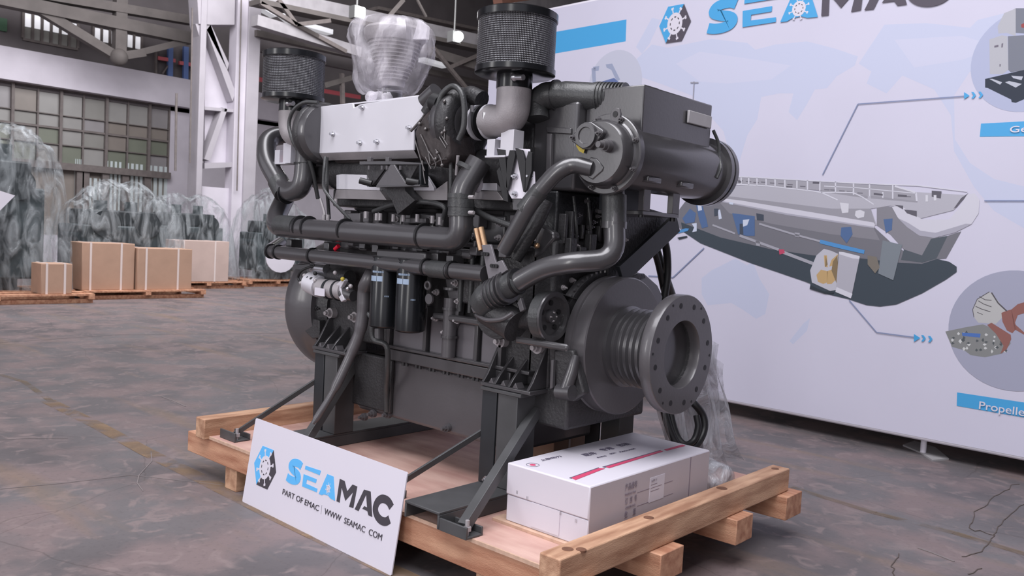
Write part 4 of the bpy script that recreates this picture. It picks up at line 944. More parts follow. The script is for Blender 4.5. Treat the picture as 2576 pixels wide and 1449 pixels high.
# --- spin-on filters
for (px,py,lab) in ((1033,760,'right canister'),(968,752,'left canister')):
    p=P(px,py,y=2.84); x=p.x
    c=E(MB().lathe((x,2.84,.99),(0,0,1),[(0,.055),(.006,.07),(.012,.077),(.35,.077),(.36,.072),(.372,.074)],40),'filter_canister','gloss',lab=lab)
    M['labelpale']=M.get('labelpale') or mat('label_pale_blue',rgb(150,168,190),.5)
    def patch(a0,a1,z0,z1,m,nm):
        mb=MB(); n=8
        for k in range(n):
            t0=a0+(a1-a0)*k/n; t1=a0+(a1-a0)*(k+1)/n
            pts=[(x+.0776*math.cos(t),2.84+.0776*math.sin(t),z) for t,z in ((t0,z0),(t1,z0),(t1,z1),(t0,z1))]
            mb.prism(pts,(.0006*math.cos((t0+t1)/2),.0006*math.sin((t0+t1)/2),0))
        E(mb,nm,m,c)
    A=-1.45
    patch(A-.45,A+.12,1.235,1.262,'labelpale','label_block'); patch(A+.15,A+.55,1.235,1.262,'labelpale','label_block')
    mb=MB()
    for k in range(13):
        t=A-.25+k*.07; q=V(x+.0778*math.cos(t),2.84+.0778*math.sin(t),1.283); mb.bx(q.x-.0017,q.x+.0017,q.y-.0006,q.y+.001,q.z-.005,q.z+.005)
    for k in range(4):
        t=A+.75+k*.08; q=V(x+.0778*math.cos(t),2.84+.0778*math.sin(t),1.16); mb.bx(q.x-.0017,q.x+.0017,q.y-.0006,q.y+.001,q.z-.004,q.z+.004)
    E(mb,'label_marks','labelpale',c)
E(MB().bx(-3.46,-3.08,2.80,2.98,1.355,1.40),'filter_head','paint',bev=.01)
# --- starter / pump with silver casing
st=E(MB().cyl(P(800,722,y=2.84),P(868,732,y=2.84),.052,n=24),'starter_motor','cast')
E(MB().cyl(P(780,710,y=2.84),P(806,722,y=2.84),.062,n=20),'end_housing','silver',st)
ring(830,728,2.84,(1,0,.05),.052,'steelplate',.02,st,'band'); ring(852,731,2.84,(1,0,.05),.052,'steelplate',.014,st,'band')
E(MB().prism([P(a,b,y=2.80) for a,b in ((838,722),(862,700),(866,706),(856,725),(866,755),(858,760))],(0,.03,0)),'mounting_flange','silver',st,.004)
E(MB().cyl(P(866,738,y=2.84),P(890,745,y=2.84),.045,.03,n=20),'nose','paint',st)
E(MB().bx(*(lambda q:(q.x-.045,q.x+.045,q.y-.06,q.y-.053,q.z-.03,q.z+.012))(P(826,730,y=2.84))),'white_label','white',st)
E(MB().cyl(P(787,674,y=2.86),P(822,678,y=2.86),.028,n=18),'solenoid','steel')
E(MB().cyl(P(800,690,y=2.9),P(880,700,y=2.9),.045,n=18),'solenoid_body','paintd')
for a,b,m in ((862,702,'yellow'),(765,720,'yellow'),(766,693,'cast'),(757,712,'cast'),(775,700,'black'),(793,688,'black'),(784,702,'black'),(792,706,'cast'),(875,726,'steel'),(882,720,'cast'),(843,686,'cast')):
    p=P(a,b,y=2.80); E(MB().ball(p,.012),'terminal',m)
pxtube('battery_lead',[(792,668,2.84),(760,680,2.80),(750,700,2.80),(764,716,2.80)],.007,'black',sm=True)
# --- coloured hoses and small lines
pxtube('breather_hose',[(945,672,2.90),(930,700,2.84),(917,730,2.84),(914,780,2.84),(905,835,2.83),(882,893,2.80),(838,985,2.72),(787,1066,2.62)],[.040,.040,.036,.034,.030,.026,.018,.009],'paintl',sm=True,lab='curved pale drain hose')
pxtube('drain_hose',[(938,780,2.84),(938,850,2.85),(972,870,2.87),(975,930,2.90),(972,980,2.95),(973,1035,2.97)],.015,'hose',sm=True)
pxtube('oil_line',[(918,780,2.85),(938,805,2.85),(950,830,2.88)],.012,'hose',sm=True)
E(MB().cyl(P(952,826,y=2.88),P(952,858,y=2.88),.03),'line_joint','paintl')
pxtube('control_cable',[(818,395,2.80),(815,430,2.78),(813,475,2.78),(842,512,2.80),(880,552,2.86)],.009,'hose',fil=.03)
pxtube('fuel_line',[(822,396,2.84),(822,470,2.84),(826,520,2.9),(828,550,2.92)],.010,'hose',fil=.03)
pxtube('fuel_line',[(806,500,2.92),(815,530,2.92),(820,560,2.92)],.008,'cast')
pxtube('arched_hose',[(940,532,2.92),(985,516,2.90),(1040,508,2.88),(1085,510,2.88),(1118,522,2.88),(1116,550,2.9)],.013,'hose',sm=True)
pxtube('arched_hose',[(1180,520,2.9),(1225,545,2.9),(1290,570,2.9)],.015,'hose',sm=True)
pxtube('breather_pipe',[(1134,410,2.80),(1134,470,2.80),(1130,520,2.82)],.009,'hose')
pxtube('breather_pipe',[(1130,300,2.78),(1127,340,2.78),(1130,390,2.78),(1134,412,2.80)],.010,'hose',sm=True)
pxtube('breather_pipe',[(1152,392,2.80),(1148,440,2.82)],.008,'cast')
pxtube('top_hose',[(1060,330,2.78),(1098,275,2.76),(1112,238,2.76),(1138,217,2.78),(1160,232,2.78),(1168,270,2.78),(1166,320,2.78),(1154,352,2.78)],.014,'hose',sm=True)
pxtube('top_hose',[(800,258,2.82),(765,258,2.80),(738,278,2.78),(727,312,2.78),(735,350,2.78),(748,376,2.80)],.011,'hose',sm=True)
pxtube('top_hose',[(770,380,2.82),(785,425,2.86),(800,500,2.92)],.012,'hose',sm=True)
for a,b in ((1202,600),(1214,597)): E(MB().cyl(P(a-4,b-25,y=2.78),P(a+8,b+30,y=2.78),.013,n=12),'brass_union','brass')
pxtube('union_line',[(1185,565,2.86),(1202,600,2.8)],.008,'hose')
# --- big light metal cover between the turbos
cv=ypoly([(806,268),(887,259),(890,271),(906,262),(1066,238),(1067,292),(1041,327),(1041,378),(803,386)],2.85,.012,'heat_shield_box','silver',.003,lab='large pale metal cover')
E(MB().prism([P(803,386,y=2.85),P(1041,378,y=2.85),P(1041,378,y=2.85)+V(0,.03,-.035),P(803,386,y=2.85)+V(0,.03,-.035)],(0,.004,-.002)),'bent_lip','cast',cv,.002)
pA=P(806,268,y=2.862); pB=P(1066,238,y=2.862)
E(MB().prism([pA,pB,pB+V(0,.35,0),pA+V(0,.35,0)],(0,0,-.008)),'top_sheet','silver',cv)
E(MB().bx(-4.0,-3.25,2.90,3.3,1.86,2.12),'turbine_core','wrap',bev=.02)
for a,b in ((838,338),(912,271),(906,360),(949,357),(1030,322)):
    p=P(a,b,y=2.848); E(MB().cyl(p,p-V(0,.006,0),.014,n=14).cyl(p-V(0,.006,0),p-V(0,.022,0),.009,n=6),'bolt','steel',cv)
# --- turbochargers: built once on the right, mirrored on the left
TX,TY,TZ=-2.965,2.90,2.03
def turbo(x,s,lab):
    t=E(MB().lathe((x-s*.03,TY,TZ),(s,0,0),[(-.05,.10),(-.045,.155),(-.02,.168),(.03,.165),(.06,.14),(.075,.09),(.07,.06),(.03,.05)],44),'turbocharger','paint',lab=lab)
    E(MB().torus((x+s*.0,TY,TZ),(1,0,0),.125,.05,36,12),'compressor_volute','paintd',t)
    E(MB().lathe((x-s*.075,TY,TZ),(s,0,0),[(0,.09),(.0,.15),(.02,.155),(.04,.15),(.04,.08)],40),'back_plate','paint',t)
    E(MB().cyl((x+s*.03,TY,TZ),(x+s*.21,TY,TZ),.062),'inlet_hose','black',t)
    for dx in (.10,.135,.175): E(MB().lathe((x+s*dx,TY,TZ),(s,0,0),[(0,.06),(0,.083),(.014,.083),(.014,.06)],40),'clamp_ring','silver' if dx!=.135 else 'black',t)
    E(MB().cyl((x+s*.222,TY-.078,TZ+.0),(x+s*.222,TY-.078,TZ+.03),.012,n=10).cyl((x+s*.127,TY-.07,TZ+.04),(x+s*.127,TY-.07,TZ+.07),.01,n=8),'clamp_bolt','steel',t)
    E(MB().tube(fillet([(x,TY+.12,TZ+.12),(x,TY+.02,TZ+.15),(x+s*.10,TY+.02,TZ+.11)],.08),.045),'volute_outlet','paintd',t)
    for k in range(10):
        a=2*PI*k/10; E(MB().bolt((x+s*-.045+s*.03,TY+.155*math.cos(a),TZ+.155*math.sin(a)),(s,0,0),.008,.012),'bolt','cast',t)
    return t
turbo(TX,1,'right turbocharger'); turbo(-4.14,-1,'left turbocharger')
tw=ypoly([(1040,330),(1062,292),(1092,262),(1112,262),(1124,300),(1124,352),(1130,395),(1118,412),(1075,416),(1052,395)],2.755,.2,'turbine_housing','wrap',.02,lab='brown insulated turbine housing')
for q in (((1058,338),(1076,378),(1082,412)),((1044,352),(1058,400),(1068,430)),((1092,300),(1098,330),(1122,372)),((1100,296),(1106,330),(1126,366)),((1078,380),(1096,410),(1092,425)),((1086,415),(1110,402),(1124,400)),((1062,404),(1066,440),(1070,462)),((1096,376),(1108,398),(1112,415)),((1112,270),(1118,300),(1118,350)),((1070,395),(1082,420),(1085,425))):
    pxtube('lacing_wire',[(a,b,2.748) for a,b in q],.0032,'wire',sm=True,n=6,parent=tw)
for a,b in ((1112,335),(1118,330),(1112,310),(1124,298),(1118,255),(1070,325),(1055,312),(1096,400),(1112,416),(1100,385)):
    E(MB().ball(P(a,b,y=2.745),.009),'wire_knot','wire',tw)
pxtube('actuator_rod',[(1034,330,2.80),(1062,298,2.80),(1080,270,2.80)],.006,'wire',tw and None)
E(MB().cyl(P(1075,285,y=2.80),P(1095,250,y=2.80),.034),'wastegate_can','paintd'); E(MB().cyl(P(1093,256,y=2.79),P(1110,262,y=2.79),.045),'actuator_can','black')
E(MB().cyl(P(1068,256,y=2.82),P(1098,228,y=2.82),.04),'valve_body','paint')
# --- air filters, elbows
FR,FY=.183,2.87
def airfilter(x,s,lab):
    zt,zb=2.490,2.235
    f=E(MB().lathe((0,0,0),(0,0,1),[(zb-2.36,FR-.006),(zt-2.36,FR-.006)],72),'air_filter','mesh',lab=lab,origin=(x,FY,2.36)) if False else MB().lathe((x,FY,zb),(0,0,1),[(0,FR-.006),(zt-zb,FR-.006)],72).build('air_filter','mesh',eng,origin=(x,FY,2.36))
    f['label']=lab
    E(MB().lathe((x,FY,zt-.004),(0,0,1),[(-.02,FR-.006),(-.02,FR),(.010,FR),(.016,FR-.01),(.016,.02)],72),'top_cap','gloss',f)
    E(MB().lathe((x,FY,zb-.012),(0,0,1),[(.0,.08),(0,FR-.012),(.006,FR),(.030,FR),(.030,FR-.006)],72),'base_ring','gloss',f)
    E(MB().cyl((x,FY,2.165),(x,FY,zb-.01),.082,n=40),'neck','gloss',f)
    E(MB().cyl((x+.06,FY-.072,2.20),(x+.12,FY-.076,2.195),.013,n=12),'clamp_bolt','steel',f)
    E(MB().ball((x+.065,FY-.074,2.20),.018),'clamp_nut','steel',f)
    pts=fillet([(x,FY,2.165),(x,FY,TZ),(x-s*.17,FY+.02,TZ)],.13,12)
    e=E(MB().tube(pts,[.079,.074],32),'intake_elbow','cast',lab='pale cast aluminium elbow')
    E(MB().bx(x-.04,x+.04,FY-.03,FY+.04,TZ-.17,TZ-.05).bx(x-.12,x-.07,FY-.035,FY+.03,TZ-.17,TZ-.09).bx(x-.125,x+.0,FY-.04,FY+.03,TZ-.175,TZ-.165),'elbow_bracket','silver',e,.002)
    return f
FXr=P(1303,40,y=FY).x; FXl=P(741,150,y=FY).x
airfilter(FXr,1,'right perforated air filter'); airfilter(FXl,-1,'left perforated air filter')
# silver plate with black gussets under right elbow
wp=ypoly([(1252,372),(1332,375),(1332,432),(1343,431),(1345,460),(1333,500),(1287,500),(1274,478)],2.86,.008,'support_plate','whiteplastic',.002,lab='bright support plate')
for q in ([(1249,374),(1270,377),(1277,480),(1268,470)],[(1282,378),(1293,378),(1296,390),(1277,478),(1273,470),(1275,405)],[(1296,372),(1313,378),(1321,405),(1320,484),(1316,482)],[(1329,380),(1338,384),(1337,430),(1324,478),(1321,480),(1322,405)]): ypoly(q,2.835,.014,'gusset','black',.001,parent=wp)
ypoly([(1249,430),(1256,420),(1275,478),(1278,508),(1266,505)],2.85,.06,'side_gusset','black',.001,parent=wp)
for a,b in ((1297,444),(1335,444),(1296,488),(1331,489)):
    p=P(a,b,y=2.858); E(MB().bolt(p,(0,-1,0),.011,.016),'bolt','steel',wp)
ypoly([(1288,500),(1330,500),(1322,530),(1290,528)],2.87,.03,'lower_bracket','paint')
# --- right hand air cooler housing and front gear case
M['paintk']=mat('shade_darkened_casting',(.024,.025,.028,1),.4,.2,.3,9,.3,60)  # casting paint with the shading of this area put into the colour
E(MB().bx(-2.62,-2.36,3.02,3.60,1.72,2.12),'air_cooler','paint',bev=.015)
E(MB().bx(-2.62,-2.45,3.02,3.60,1.46,1.72),'front_casting','paintk',bev=.01)
gq=random.Random(21)
for k in range(12):
    y=3.04+k*.042; z0_=1.47+gq.uniform(0,.06); z1_=z0_+gq.uniform(.06,.17)
    E(MB().bx(-2.455,-2.43+gq.uniform(0,.03),y,y+gq.uniform(.012,.032),z0_,z1_),'casting_rib','paintd',bev=.004)
for k in range(14):
    q_=V(-2.43,gq.uniform(3.05,3.5),gq.uniform(1.48,1.70)); E(MB().bolt(q_,(1,0,0),.008,.016),'case_bolt','paintl')
for k in range(4):
    y=3.10+k*.11; E(MB().tube(fillet([(-2.42,y,1.70),(-2.40,y+.01,1.56),(-2.42,y+.05,1.48)],.05),.007,8),'fuel_line','hose')
ac=E(MB().bx(-2.80,-2.62,3.03,3.60,1.50,2.05),'air_cooler_flank','paintd',bev=.02)
E(MB().prism([P(a,b,y=3.01) for a,b in ((1372,318),(1436,322),(1436,338),(1376,334))],(0,.3,0)),'cooler_ledge','paint',bev=.004)
E(MB().prism([P(a,b,y=3.0) for a,b in ((1375,336),(1387,336),(1384,440),(1372,440))],(0,.02,0)),'cooler_strip','paintl',bev=.003)
E(MB().bx(-2.56,-2.42,2.99,3.62,.80,1.50),'gear_case','paintd',bev=.02)
gc=random.Random(5)
for k in range(26):
    y=gc.uniform(3.02,3.55); z=gc.choice((1.38,1.45,1.52,1.30))+gc.uniform(-.03,.03)
    E(MB().bolt((-2.42+(.06 if z>1.5 else 0),y,z),(1,0,0),.010,.016),'case_bolt','cast')
for k in range(7):
    y=3.05+k*.075; E(MB().bx(-2.42,-2.38,y,y+.05,1.36+gc.uniform(-.05,.05),1.50+gc.uniform(-.04,.05)),'case_boss','paintd',bev=.006)
E(MB().bx(-2.42,-2.36,3.1,3.5,1.15,1.22),'case_rib','paintd',bev=.01)
ypoly([(1350,560),(1392,585),(1395,600),(1360,640),(1340,650)],2.98,.05,'thermostat_cover','paint',.01)
E(MB().ball(P(1351,618,y=2.94),.014),'brass_sender','brass')
# support beams of the heat exchanger
E(MB().prism([P(a,b,x=-2.345) for a,b in ((1590,512),(1702,545),(1702,565),(1562,697),(1530,697),(1530,640))],(-.012,0,0)),'support_web','paintd',bev=.003,lab='dark triangular web under heat exchanger')
E(MB().bar(P(1702,560,x=-2.30),P(1560,693,x=-2.30),.10,.02,(1,0,0)),'support_flange','steelplate',bev=.002)
# --- heat exchanger
HX,HZ=-2.15,1.872; HY0,HY1=2.985,3.80
he=E(MB().lathe((HX,HY0,HZ),(0,1,0),[(0,.05),(0,.14),(.01,.142),(HY1-HY0,.142),(HY1-HY0,.05)],64),'heat_exchanger','paint',lab='large cylindrical heat exchanger')
E(MB().lathe((HX,HY0-.018,HZ),(0,1,0),[(0,.12),(0,.168),(.004,.172),(.03,.172),(.034,.168),(.034,.12)],64),'front_flange','paint',he)
E(MB().lathe((HX,HY0-.085,HZ),(0,1,0),[(0,.02),(0,.128),(.012,.138),(.06,.142),(.068,.15)],64),'end_cover','paint',he)
E(MB().lathe((HX,HY1-.03,HZ),(0,1,0),[(0,.12),(0,.168),(.03,.168),(.03,.155),(.045,.155),(.045,.168),(.075,.168),(.08,.155),(.10,.14),(.10,.02)],64),'rear_flange','paint',he)
for k in range(8):
    a=2*PI*k/8+.35; E(MB().bolt((HX+.157*math.cos(a),HY0-.018,HZ+.157*math.sin(a)),(0,-1,0),.009,.016),'bolt','paintl',he)
fy=HY0-.085
p=P(1484,343,y=fy); r=.046
E(MB().lathe((p.x,fy-.03,p.z),(0,1,0),[(0,r*.72),(-.006,r*.78),(-.006,r*1.12),(.02,r*1.15),(.03,r*1.1)],36),'blanked_port','paint',he)
E(MB().prism([(p.x+a,fy-.022,p.z+b) for a,b in ((-.085,-.008),(-.078,-.022),(-.02,-.056),(.02,-.058),(.078,-.004),(.085,.01),(.078,.022),(.02,.056),(-.02,.058),(-.078,.006))],(0,.024,0)),'port_flange','paint',he,.004)
for s in (-1,1): E(MB().bolt((p.x+s*.068,fy-.022,p.z+s*.006),(0,-1,0),.010,.018),'bolt','paintl',he)
E(MB().cyl((p.x,fy-.024,p.z),(p.x,fy-.020,p.z),r*.7,n=28),'port_blank','paintl',he)
q=P(1531,368,y=fy); E(MB().cyl(q+V(0,0,0),q-V(0,.03,0),.026,n=24).cyl(q-V(0,.03,0),q-V(0,.05,0),.020,n=24).cyl(q-V(0,.05,0),q-V(0,.075,0),.013,n=12),'plug','paintl',he)
ypz=[P(a,b,y=fy-.012) for a,b in ((1449,356),(1457,359),(1472,374),(1468,386),(1457,380),(1450,368))]
E(MB().prism(ypz,(0,-.001,0)),'warning_sticker','yellow',he)
q=P(1548,287,y=HY0-.03); E(MB().prism([(q.x-.014,q.y,q.z-.06),(q.x+.014,q.y,q.z-.06),(q.x+.026,q.y,q.z+.0),(q.x+.018,q.y,q.z+.022),(q.x,q.y,q.z+.028),(q.x-.018,q.y,q.z+.022),(q.x-.026,q.y,q.z)],(0,.012,0)),'lifting_lug','paintl',he,.002)
E(MB().cyl(q-V(0,.002,0),q+V(0,.013,0),.013,n=14),'lug_hole','black',he)
# expansion tank
TXF=-2.055
tk=E(MB().bx(-2.36,TXF,P(1616,300,x=TXF).y,P(1788,330,x=TXF).y,HZ+.06,P(1706,238,x=TXF).z),'expansion_tank','paint',bev=.006,lab='rectangular header tank')
p,q=P(1727,277,x=TXF),P(1782,324,x=TXF)
E(MB().bx(TXF+.004,TXF+.016,p.y,q.y,q.z,p.z),'blank_nameplate','plate',tk,.003)
E(MB().bx(-2.15,-2.09,P(1640,225,x=TXF).y,P(1675,230,x=TXF).y,P(1706,238,x=TXF).z,P(1706,238,x=TXF).z+.012),'filler_cap','paintd',tk,.003)
yy=P(1789,380,x=TXF).y
E(MB().tube(smooth([(TXF+.005,yy-.002,2.06),(TXF+.02,yy+.03,2.0),(TXF+.03,yy+.03,1.93),(TXF+.05,yy+.01,1.88),(TXF+.045,yy-.01,1.83)]),.008,8),'vent_pipe','hose',tk)
# big corrugated intake duct to the tank
dc=pxtube('air_duct',[(1352,300,2.98),(1352,262,2.99),(1372,242,3.0),(1420,241,3.05),(1500,246,3.12),(1560,248,3.20)],[.052,.058,.062,.066,.072,.072],'hose',sm=True,n=28,lab='large corrugated duct')
for k in range(9):
    a=1508+k*8; q=P(a,246+k*.3,y=3.12+k*.008); E(MB().lathe(q,(.93,.2,0),[(0,.068),(0,.0715),(.005,.0715),(.005,.068)],28),'duct_rib','hose',dc)
ring(1400,240,3.03,(1,.1,0),.066,'paintd',.012,dc,'duct_band')
# saddle brackets under the cylinder
for a in (1636,1720):
    q=P(a,448,x=HX+.10); E(MB().bx(HX-.10,HX+.125,q.y-.055,q.y+.055,1.765,1.79),'saddle','paint',he,.006)
fr=MB(); A_=P(1618,530,x=-2.1); B_=P(1702,545,x=-2.1)
y0_,y1_=A_.y,B_.y; z_=A_.z
E(MB().bx(-2.13,-2.10,y0_,y0_+.055,z_,1.77),'support_post','paintl',he,.002); E(MB().bx(-2.13,-2.10,y1_-.04,y1_+.02,z_,1.77),'support_post','paintl',he,.002)
E(MB().bx(-2.345,-2.30,y0_,y1_+.03,z_,1.80),'support_back','steelplate',he,.002)
E(MB().bx(-2.35,-2.10,y0_,y1_+.02,z_-.018,z_),'support_shelf','paint',he,.002)
E(MB().cyl((-2.11,y0_-.0,z_-.03),(-2.11,y0_,z_-.018),.012,n=8).cyl((-2.12,y1_,z_-.035),(-2.12,y1_,z_-.018),.014,n=8),'shelf_bolt','black',he)
# --- pipes at the coupling end
pa=pxtube('raw_water_pipe',[(1492,425,2.91),(1440,412,2.88),(1400,432,2.84),(1340,500,2.80),(1268,632,2.80)],[.036,.037,.037,.036,.036],'paint',fil=.10,lab='pipe from cover down to bracket')
E(MB().prism([P(a,b,y=2.895) for a,b in ((1470,420),(1485,395),(1500,398),(1518,420),(1515,430),(1490,452),(1478,445))],(0,.02,0)),'pipe_flange','paint',pa,.004)
E(MB().cyl(P(1360,478,y=2.815),P(1318,530,y=2.80),.040),'hose_sleeve','hose',pa)
pxtube('second_pipe',[(1375,505,2.95),(1350,560,2.92),(1295,650,2.88)],.034,'paintd',fil=.05)
pb=pxtube('raw_water_pipe',[(1545,480,3.06),(1545,520,3.04),(1548,652,3.02),(1440,660,2.88),(1370,672,2.84),(1300,712,2.80),(1275,728,2.80)],.046,'paint',fil=[0,.02,.09,.05,.12,.04,0],n=24,lab='long S pipe from exchanger to pump')
E(MB().cyl(P(1545,492,y=3.05),P(1545,562,y=3.04),.054),'hose_sleeve','hose',pb)
ring(1545,566,3.04,(0,0,1),.051,'paint',.03,pb)
ph=pxtube('pump_hose',[(1302,707,2.80),(1262,730,2.79),(1232,748,2.79),(1218,768,2.80)],[.056,.066,.073,.072],'hose',sm=True,n=28,lab='thick hose joint on pump')
ring(1301,708,2.80,(1,0,.28),.055,'black',.012,ph)
for k in range(5): ring(1240+k*9,742-k*5,2.79,(1,0,.35),.069,'paint',.006,ph,'hose_ridge')
# bracket plate with three bolts
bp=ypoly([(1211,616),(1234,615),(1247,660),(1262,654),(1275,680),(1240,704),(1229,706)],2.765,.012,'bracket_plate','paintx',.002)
for a,b in ((1222,639),(1245,669)):
    p=P(a,b,y=2.765)
    for d in (-.014,0,.014): E(MB().cyl(p+V(d,0,0),p+V(d,-.01,0),.009,n=10),'bolt','black',bp)
# water pump
wpp=E(MB().cyl(P(1235,775,y=2.84),P(1300,822,y=2.84),.085,.075,n=32),'water_pump','paintd',lab='pump body under the hose joint')
E(MB().lathe(P(1262,790,y=2.86),(.3,-1,0),[(0,.10),(.03,.115),(.045,.11),(.05,.06)],40),'pump_volute','paintd',wpp)
E(MB().cyl(P(1300,805,y=2.88),P(1375,800,y=2.90),.045,n=24),'pump_shaft_housing','paintd',wpp)
ypoly([(1184,775),(1197,735),(1205,742),(1203,785),(1190,788)],2.80,.02,'pump_ear','paintl',.003)
ypoly([(1300,762),(1309,748),(1318,780),(1308,786)],2.80,.02,'pump_ear','paintl',.003)
pxtube('pump_clamp',[(1198,792,2.76),(1225,805,2.75),(1262,803,2.75),(1290,788,2.76)],.010,'paintl',sm=True)
E(MB().bx(*(lambda q:(q.x,q.x+.30,2.84,2.86,q.z-.02,q.z+.012))(P(1298,852,y=2.85))),'belt_guard_bar','paint',bev=.01)
# belt pulley
PX,PYc,PZ=-2.34,P(1393,797,x=-2.34).y,P(1393,797,x=-2.34).z
pu=E(MB().lathe((PX-.06,PYc,PZ),(1,0,0),[(0,.06),(0,.108),(.01,.112),(.02,.104),(.03,.112),(.04,.104),(.05,.112),(.06,.112),(.065,.108),(.065,.09),(.04,.085),(.035,.03),(.055,.028),(.06,.015)],56),'belt_pulley','paint')
for k in range(5):
    a=2*PI*k/5+.3; E(MB().cyl((PX-.03,PYc+.060*math.cos(a),PZ+.060*math.sin(a)),(PX-.017,PYc+.060*math.cos(a),PZ+.060*math.sin(a)),.012,n=14),'pulley_hole','black',pu)
for k in range(4):
    a=2*PI*k/4; E(MB().bolt((PX-.012,PYc+.018*math.cos(a),PZ+.018*math.sin(a)),(1,0,0),.006,.01),'bolt','cast',pu)
# belt to the crank
def belt(c0,r0,c1_,r1,x,w):
    (ya_,za_),(yb_,zb_)=c0,c1_; d=math.hypot(yb_-ya_,zb_-za_); th=math.atan2(zb_-za_,yb_-ya_); be=math.acos((r0-r1)/d); pts=[]
    for k in range(17): a=th+be+(2*PI-2*be)*k/16; pts.append((ya_+r0*math.cos(a),za_+r0*math.sin(a)))
    for k in range(17): a=th-be+(2*be)*k/16; pts.append((yb_+r1*math.cos(a),zb_+r1*math.sin(a)))
    inn=[]
    mb=MB(); n=len(pts); cy_=sum(p[0] for p in pts)/n; cz_=sum(p[1] for p in pts)/n
    for i in range(n):
        a,b=pts[i],pts[(i+1)%n]; sh_i=lambda p:(p[0]+(cy_-p[0])*.03,p[1]+(cz_-p[1])*.03)
        ai,bi=sh_i(a),sh_i(b); mb.prism([(x,*a),(x,*b),(x,*bi),(x,*ai)],(w,0,0))
    return mb
E(belt((PYc,PZ),.113,(EY,EZ),.16,PX-.055,.05),'drive_belt','hose')
# fuel feed pump and lever right of the front foot
pxtube('lever_arm',[(1448,895,2.95),(1440,930,2.93),(1422,985,2.92)],[.020,.026,.03],'paint')
E(MB().cyl(P(1405,985,y=2.92),P(1440,988,y=2.92),.035),'lever_boss','paint')
E(MB().prism([P(a,b,y=2.93) for a,b in ((1385,905),(1392,905),(1390,975),(1382,980))],(0,.02,0)),'edge_strip','paintl',bev=.003)
E(MB().prism([P(a,b,y=2.95) for a,b in ((1392,880),(1440,880),(1470,990),(1440,1010),(1396,1005))],(0,.05,0)),'front_cover_side','paintd',bev=.01)
# --- crank disc, grooved drum, coupling flange
def ycirc(r): return r
E(MB().lathe((-2.40,EY,EZ),(1,0,0),[(0,.2),(0,.335),(.05,.335),(.05,.2)],72),'ring_gear','paintd')
for k in range(60):
    if math.sin(2*PI*k/60)>-2 and math.cos(2*PI*k/60)<.2: a=2*PI*k/60; E(MB().cyl((-2.36,EY+.335*math.cos(a),EZ+.335*math.sin(a)),(-2.36,EY+.345*math.cos(a),EZ+.345*math.sin(a)),.007,n=6),'gear_tooth','paint')
cd=E(MB().lathe((-2.335,EY,EZ),(1,0,0),[(0,.2),(0,.318),(.006,.322),(.035,.322),(.04,.314),(.052,.314),(.056,.322),(.115,.322),(.120,.316),(.120,.1)],96),'damper_disc','paintl',lab='large smooth disc')
DR=.178
pf=[(0,DR+.012),(.018,DR+.012)]
for k in range(6): x=.022+k*.032; pf+=[(x,DR+.004),(x+.008,DR-.010),(x+.020,DR-.010),(x+.027,DR+.004),(x+.031,DR+.004)]
pf+=[(.235,DR-.02),(.235,.12)]
E(MB().lathe((-2.215,EY,EZ),(1,0,0),[(0,.12)]+pf,80),'grooved_drum','paint')
FX=-1.914; FRD=.267; HR=.149
cf=E(MB().lathe((FX-.055,EY,EZ),(1,0,0),[(0,HR),(0,FRD-.003),(.004,FRD),(.051,FRD),(.055,FRD-.003),(.055,HR+.004),(.049,HR)],96,True),'coupling_flange','paintl',lab='thick round flange with bolt holes')
E(MB().lathe((FX-.40,EY,EZ),(1,0,0),[(0,.02),(0,HR),(.35,HR),(.35,HR+.004),(.0,HR+.004)],64),'flange_bore','paintd')
for k in range(12):
    a=2*PI*k/12+.18; y_,z_2=EY+.222*math.cos(a),EZ+.222*math.sin(a)
    E(MB().cyl((FX-.01,y_,z_2),(FX+.0012,y_,z_2),.0125,n=18),'bolt_hole','black',cf)
for k in range(6):
    for d in (-.13,):
        a=2*PI*k/6+.18+d*2; y_,z_2=EY+.245*math.cos(a),EZ+.245*math.sin(a)
        E(MB().cyl((FX-.01,y_,z_2),(FX+.0012,y_,z_2),.006,n=12),'pin_hole','black',cf)
# far side mount ear seen over the disc
E(MB().prism([P(a,b,x=-2.42) for a,b in ((1585,700),(1604,685),(1624,690),(1655,718),(1668,745),(1660,800),(1600,760))],(-.05,0,0)),'far_mount_ear','paint',bev=.008)
E(MB().prism([P(a,b,x=-2.36) for a,b in ((1560,712),(1602,690),(1622,688),(1626,700),(1560,725))],(-.04,0,0)),'far_mount_bar','paintd',bev=.005)
# hoses hanging behind the coupling, coiled on the deck
def bx_(pts,r,m,nm,lab=None,x=-2.45):
    return E(MB().tube(smooth([P(a,b,x=x+dx) for a,b,dx in pts],7),r,12),nm,m,lab=lab)
bx_([(1660,575,0),(1676,625,0),(1679,690,0),(1670,760,0),(1662,860,0),(1662,960,.05),(1670,1030,.1),(1690,1095,.15),(1716,1130,.2),(1748,1122,.22),(1770,1085,.22),(1768,1045,.2),(1740,1010,.15),(1715,1000,.05)],.021,'black','hanging_hose','long black hose ending in a coil')
bx_([(1640,615,-.02),(1655,660,-.02),(1668,720,-.02),(1680,780,0),(1688,900,.05),(1685,1020,.1),(1700,1090,.15),(1722,1118,.2),(1745,1108,.22),(1756,1075,.22),(1752,1045,.2)],.018,'black','hanging_hose')
pxr=[P(1645,610,x=-2.5),P(1700,770,x=-2.5)]
E(MB().tube(pxr,.022,10),'stay_tube','hose')
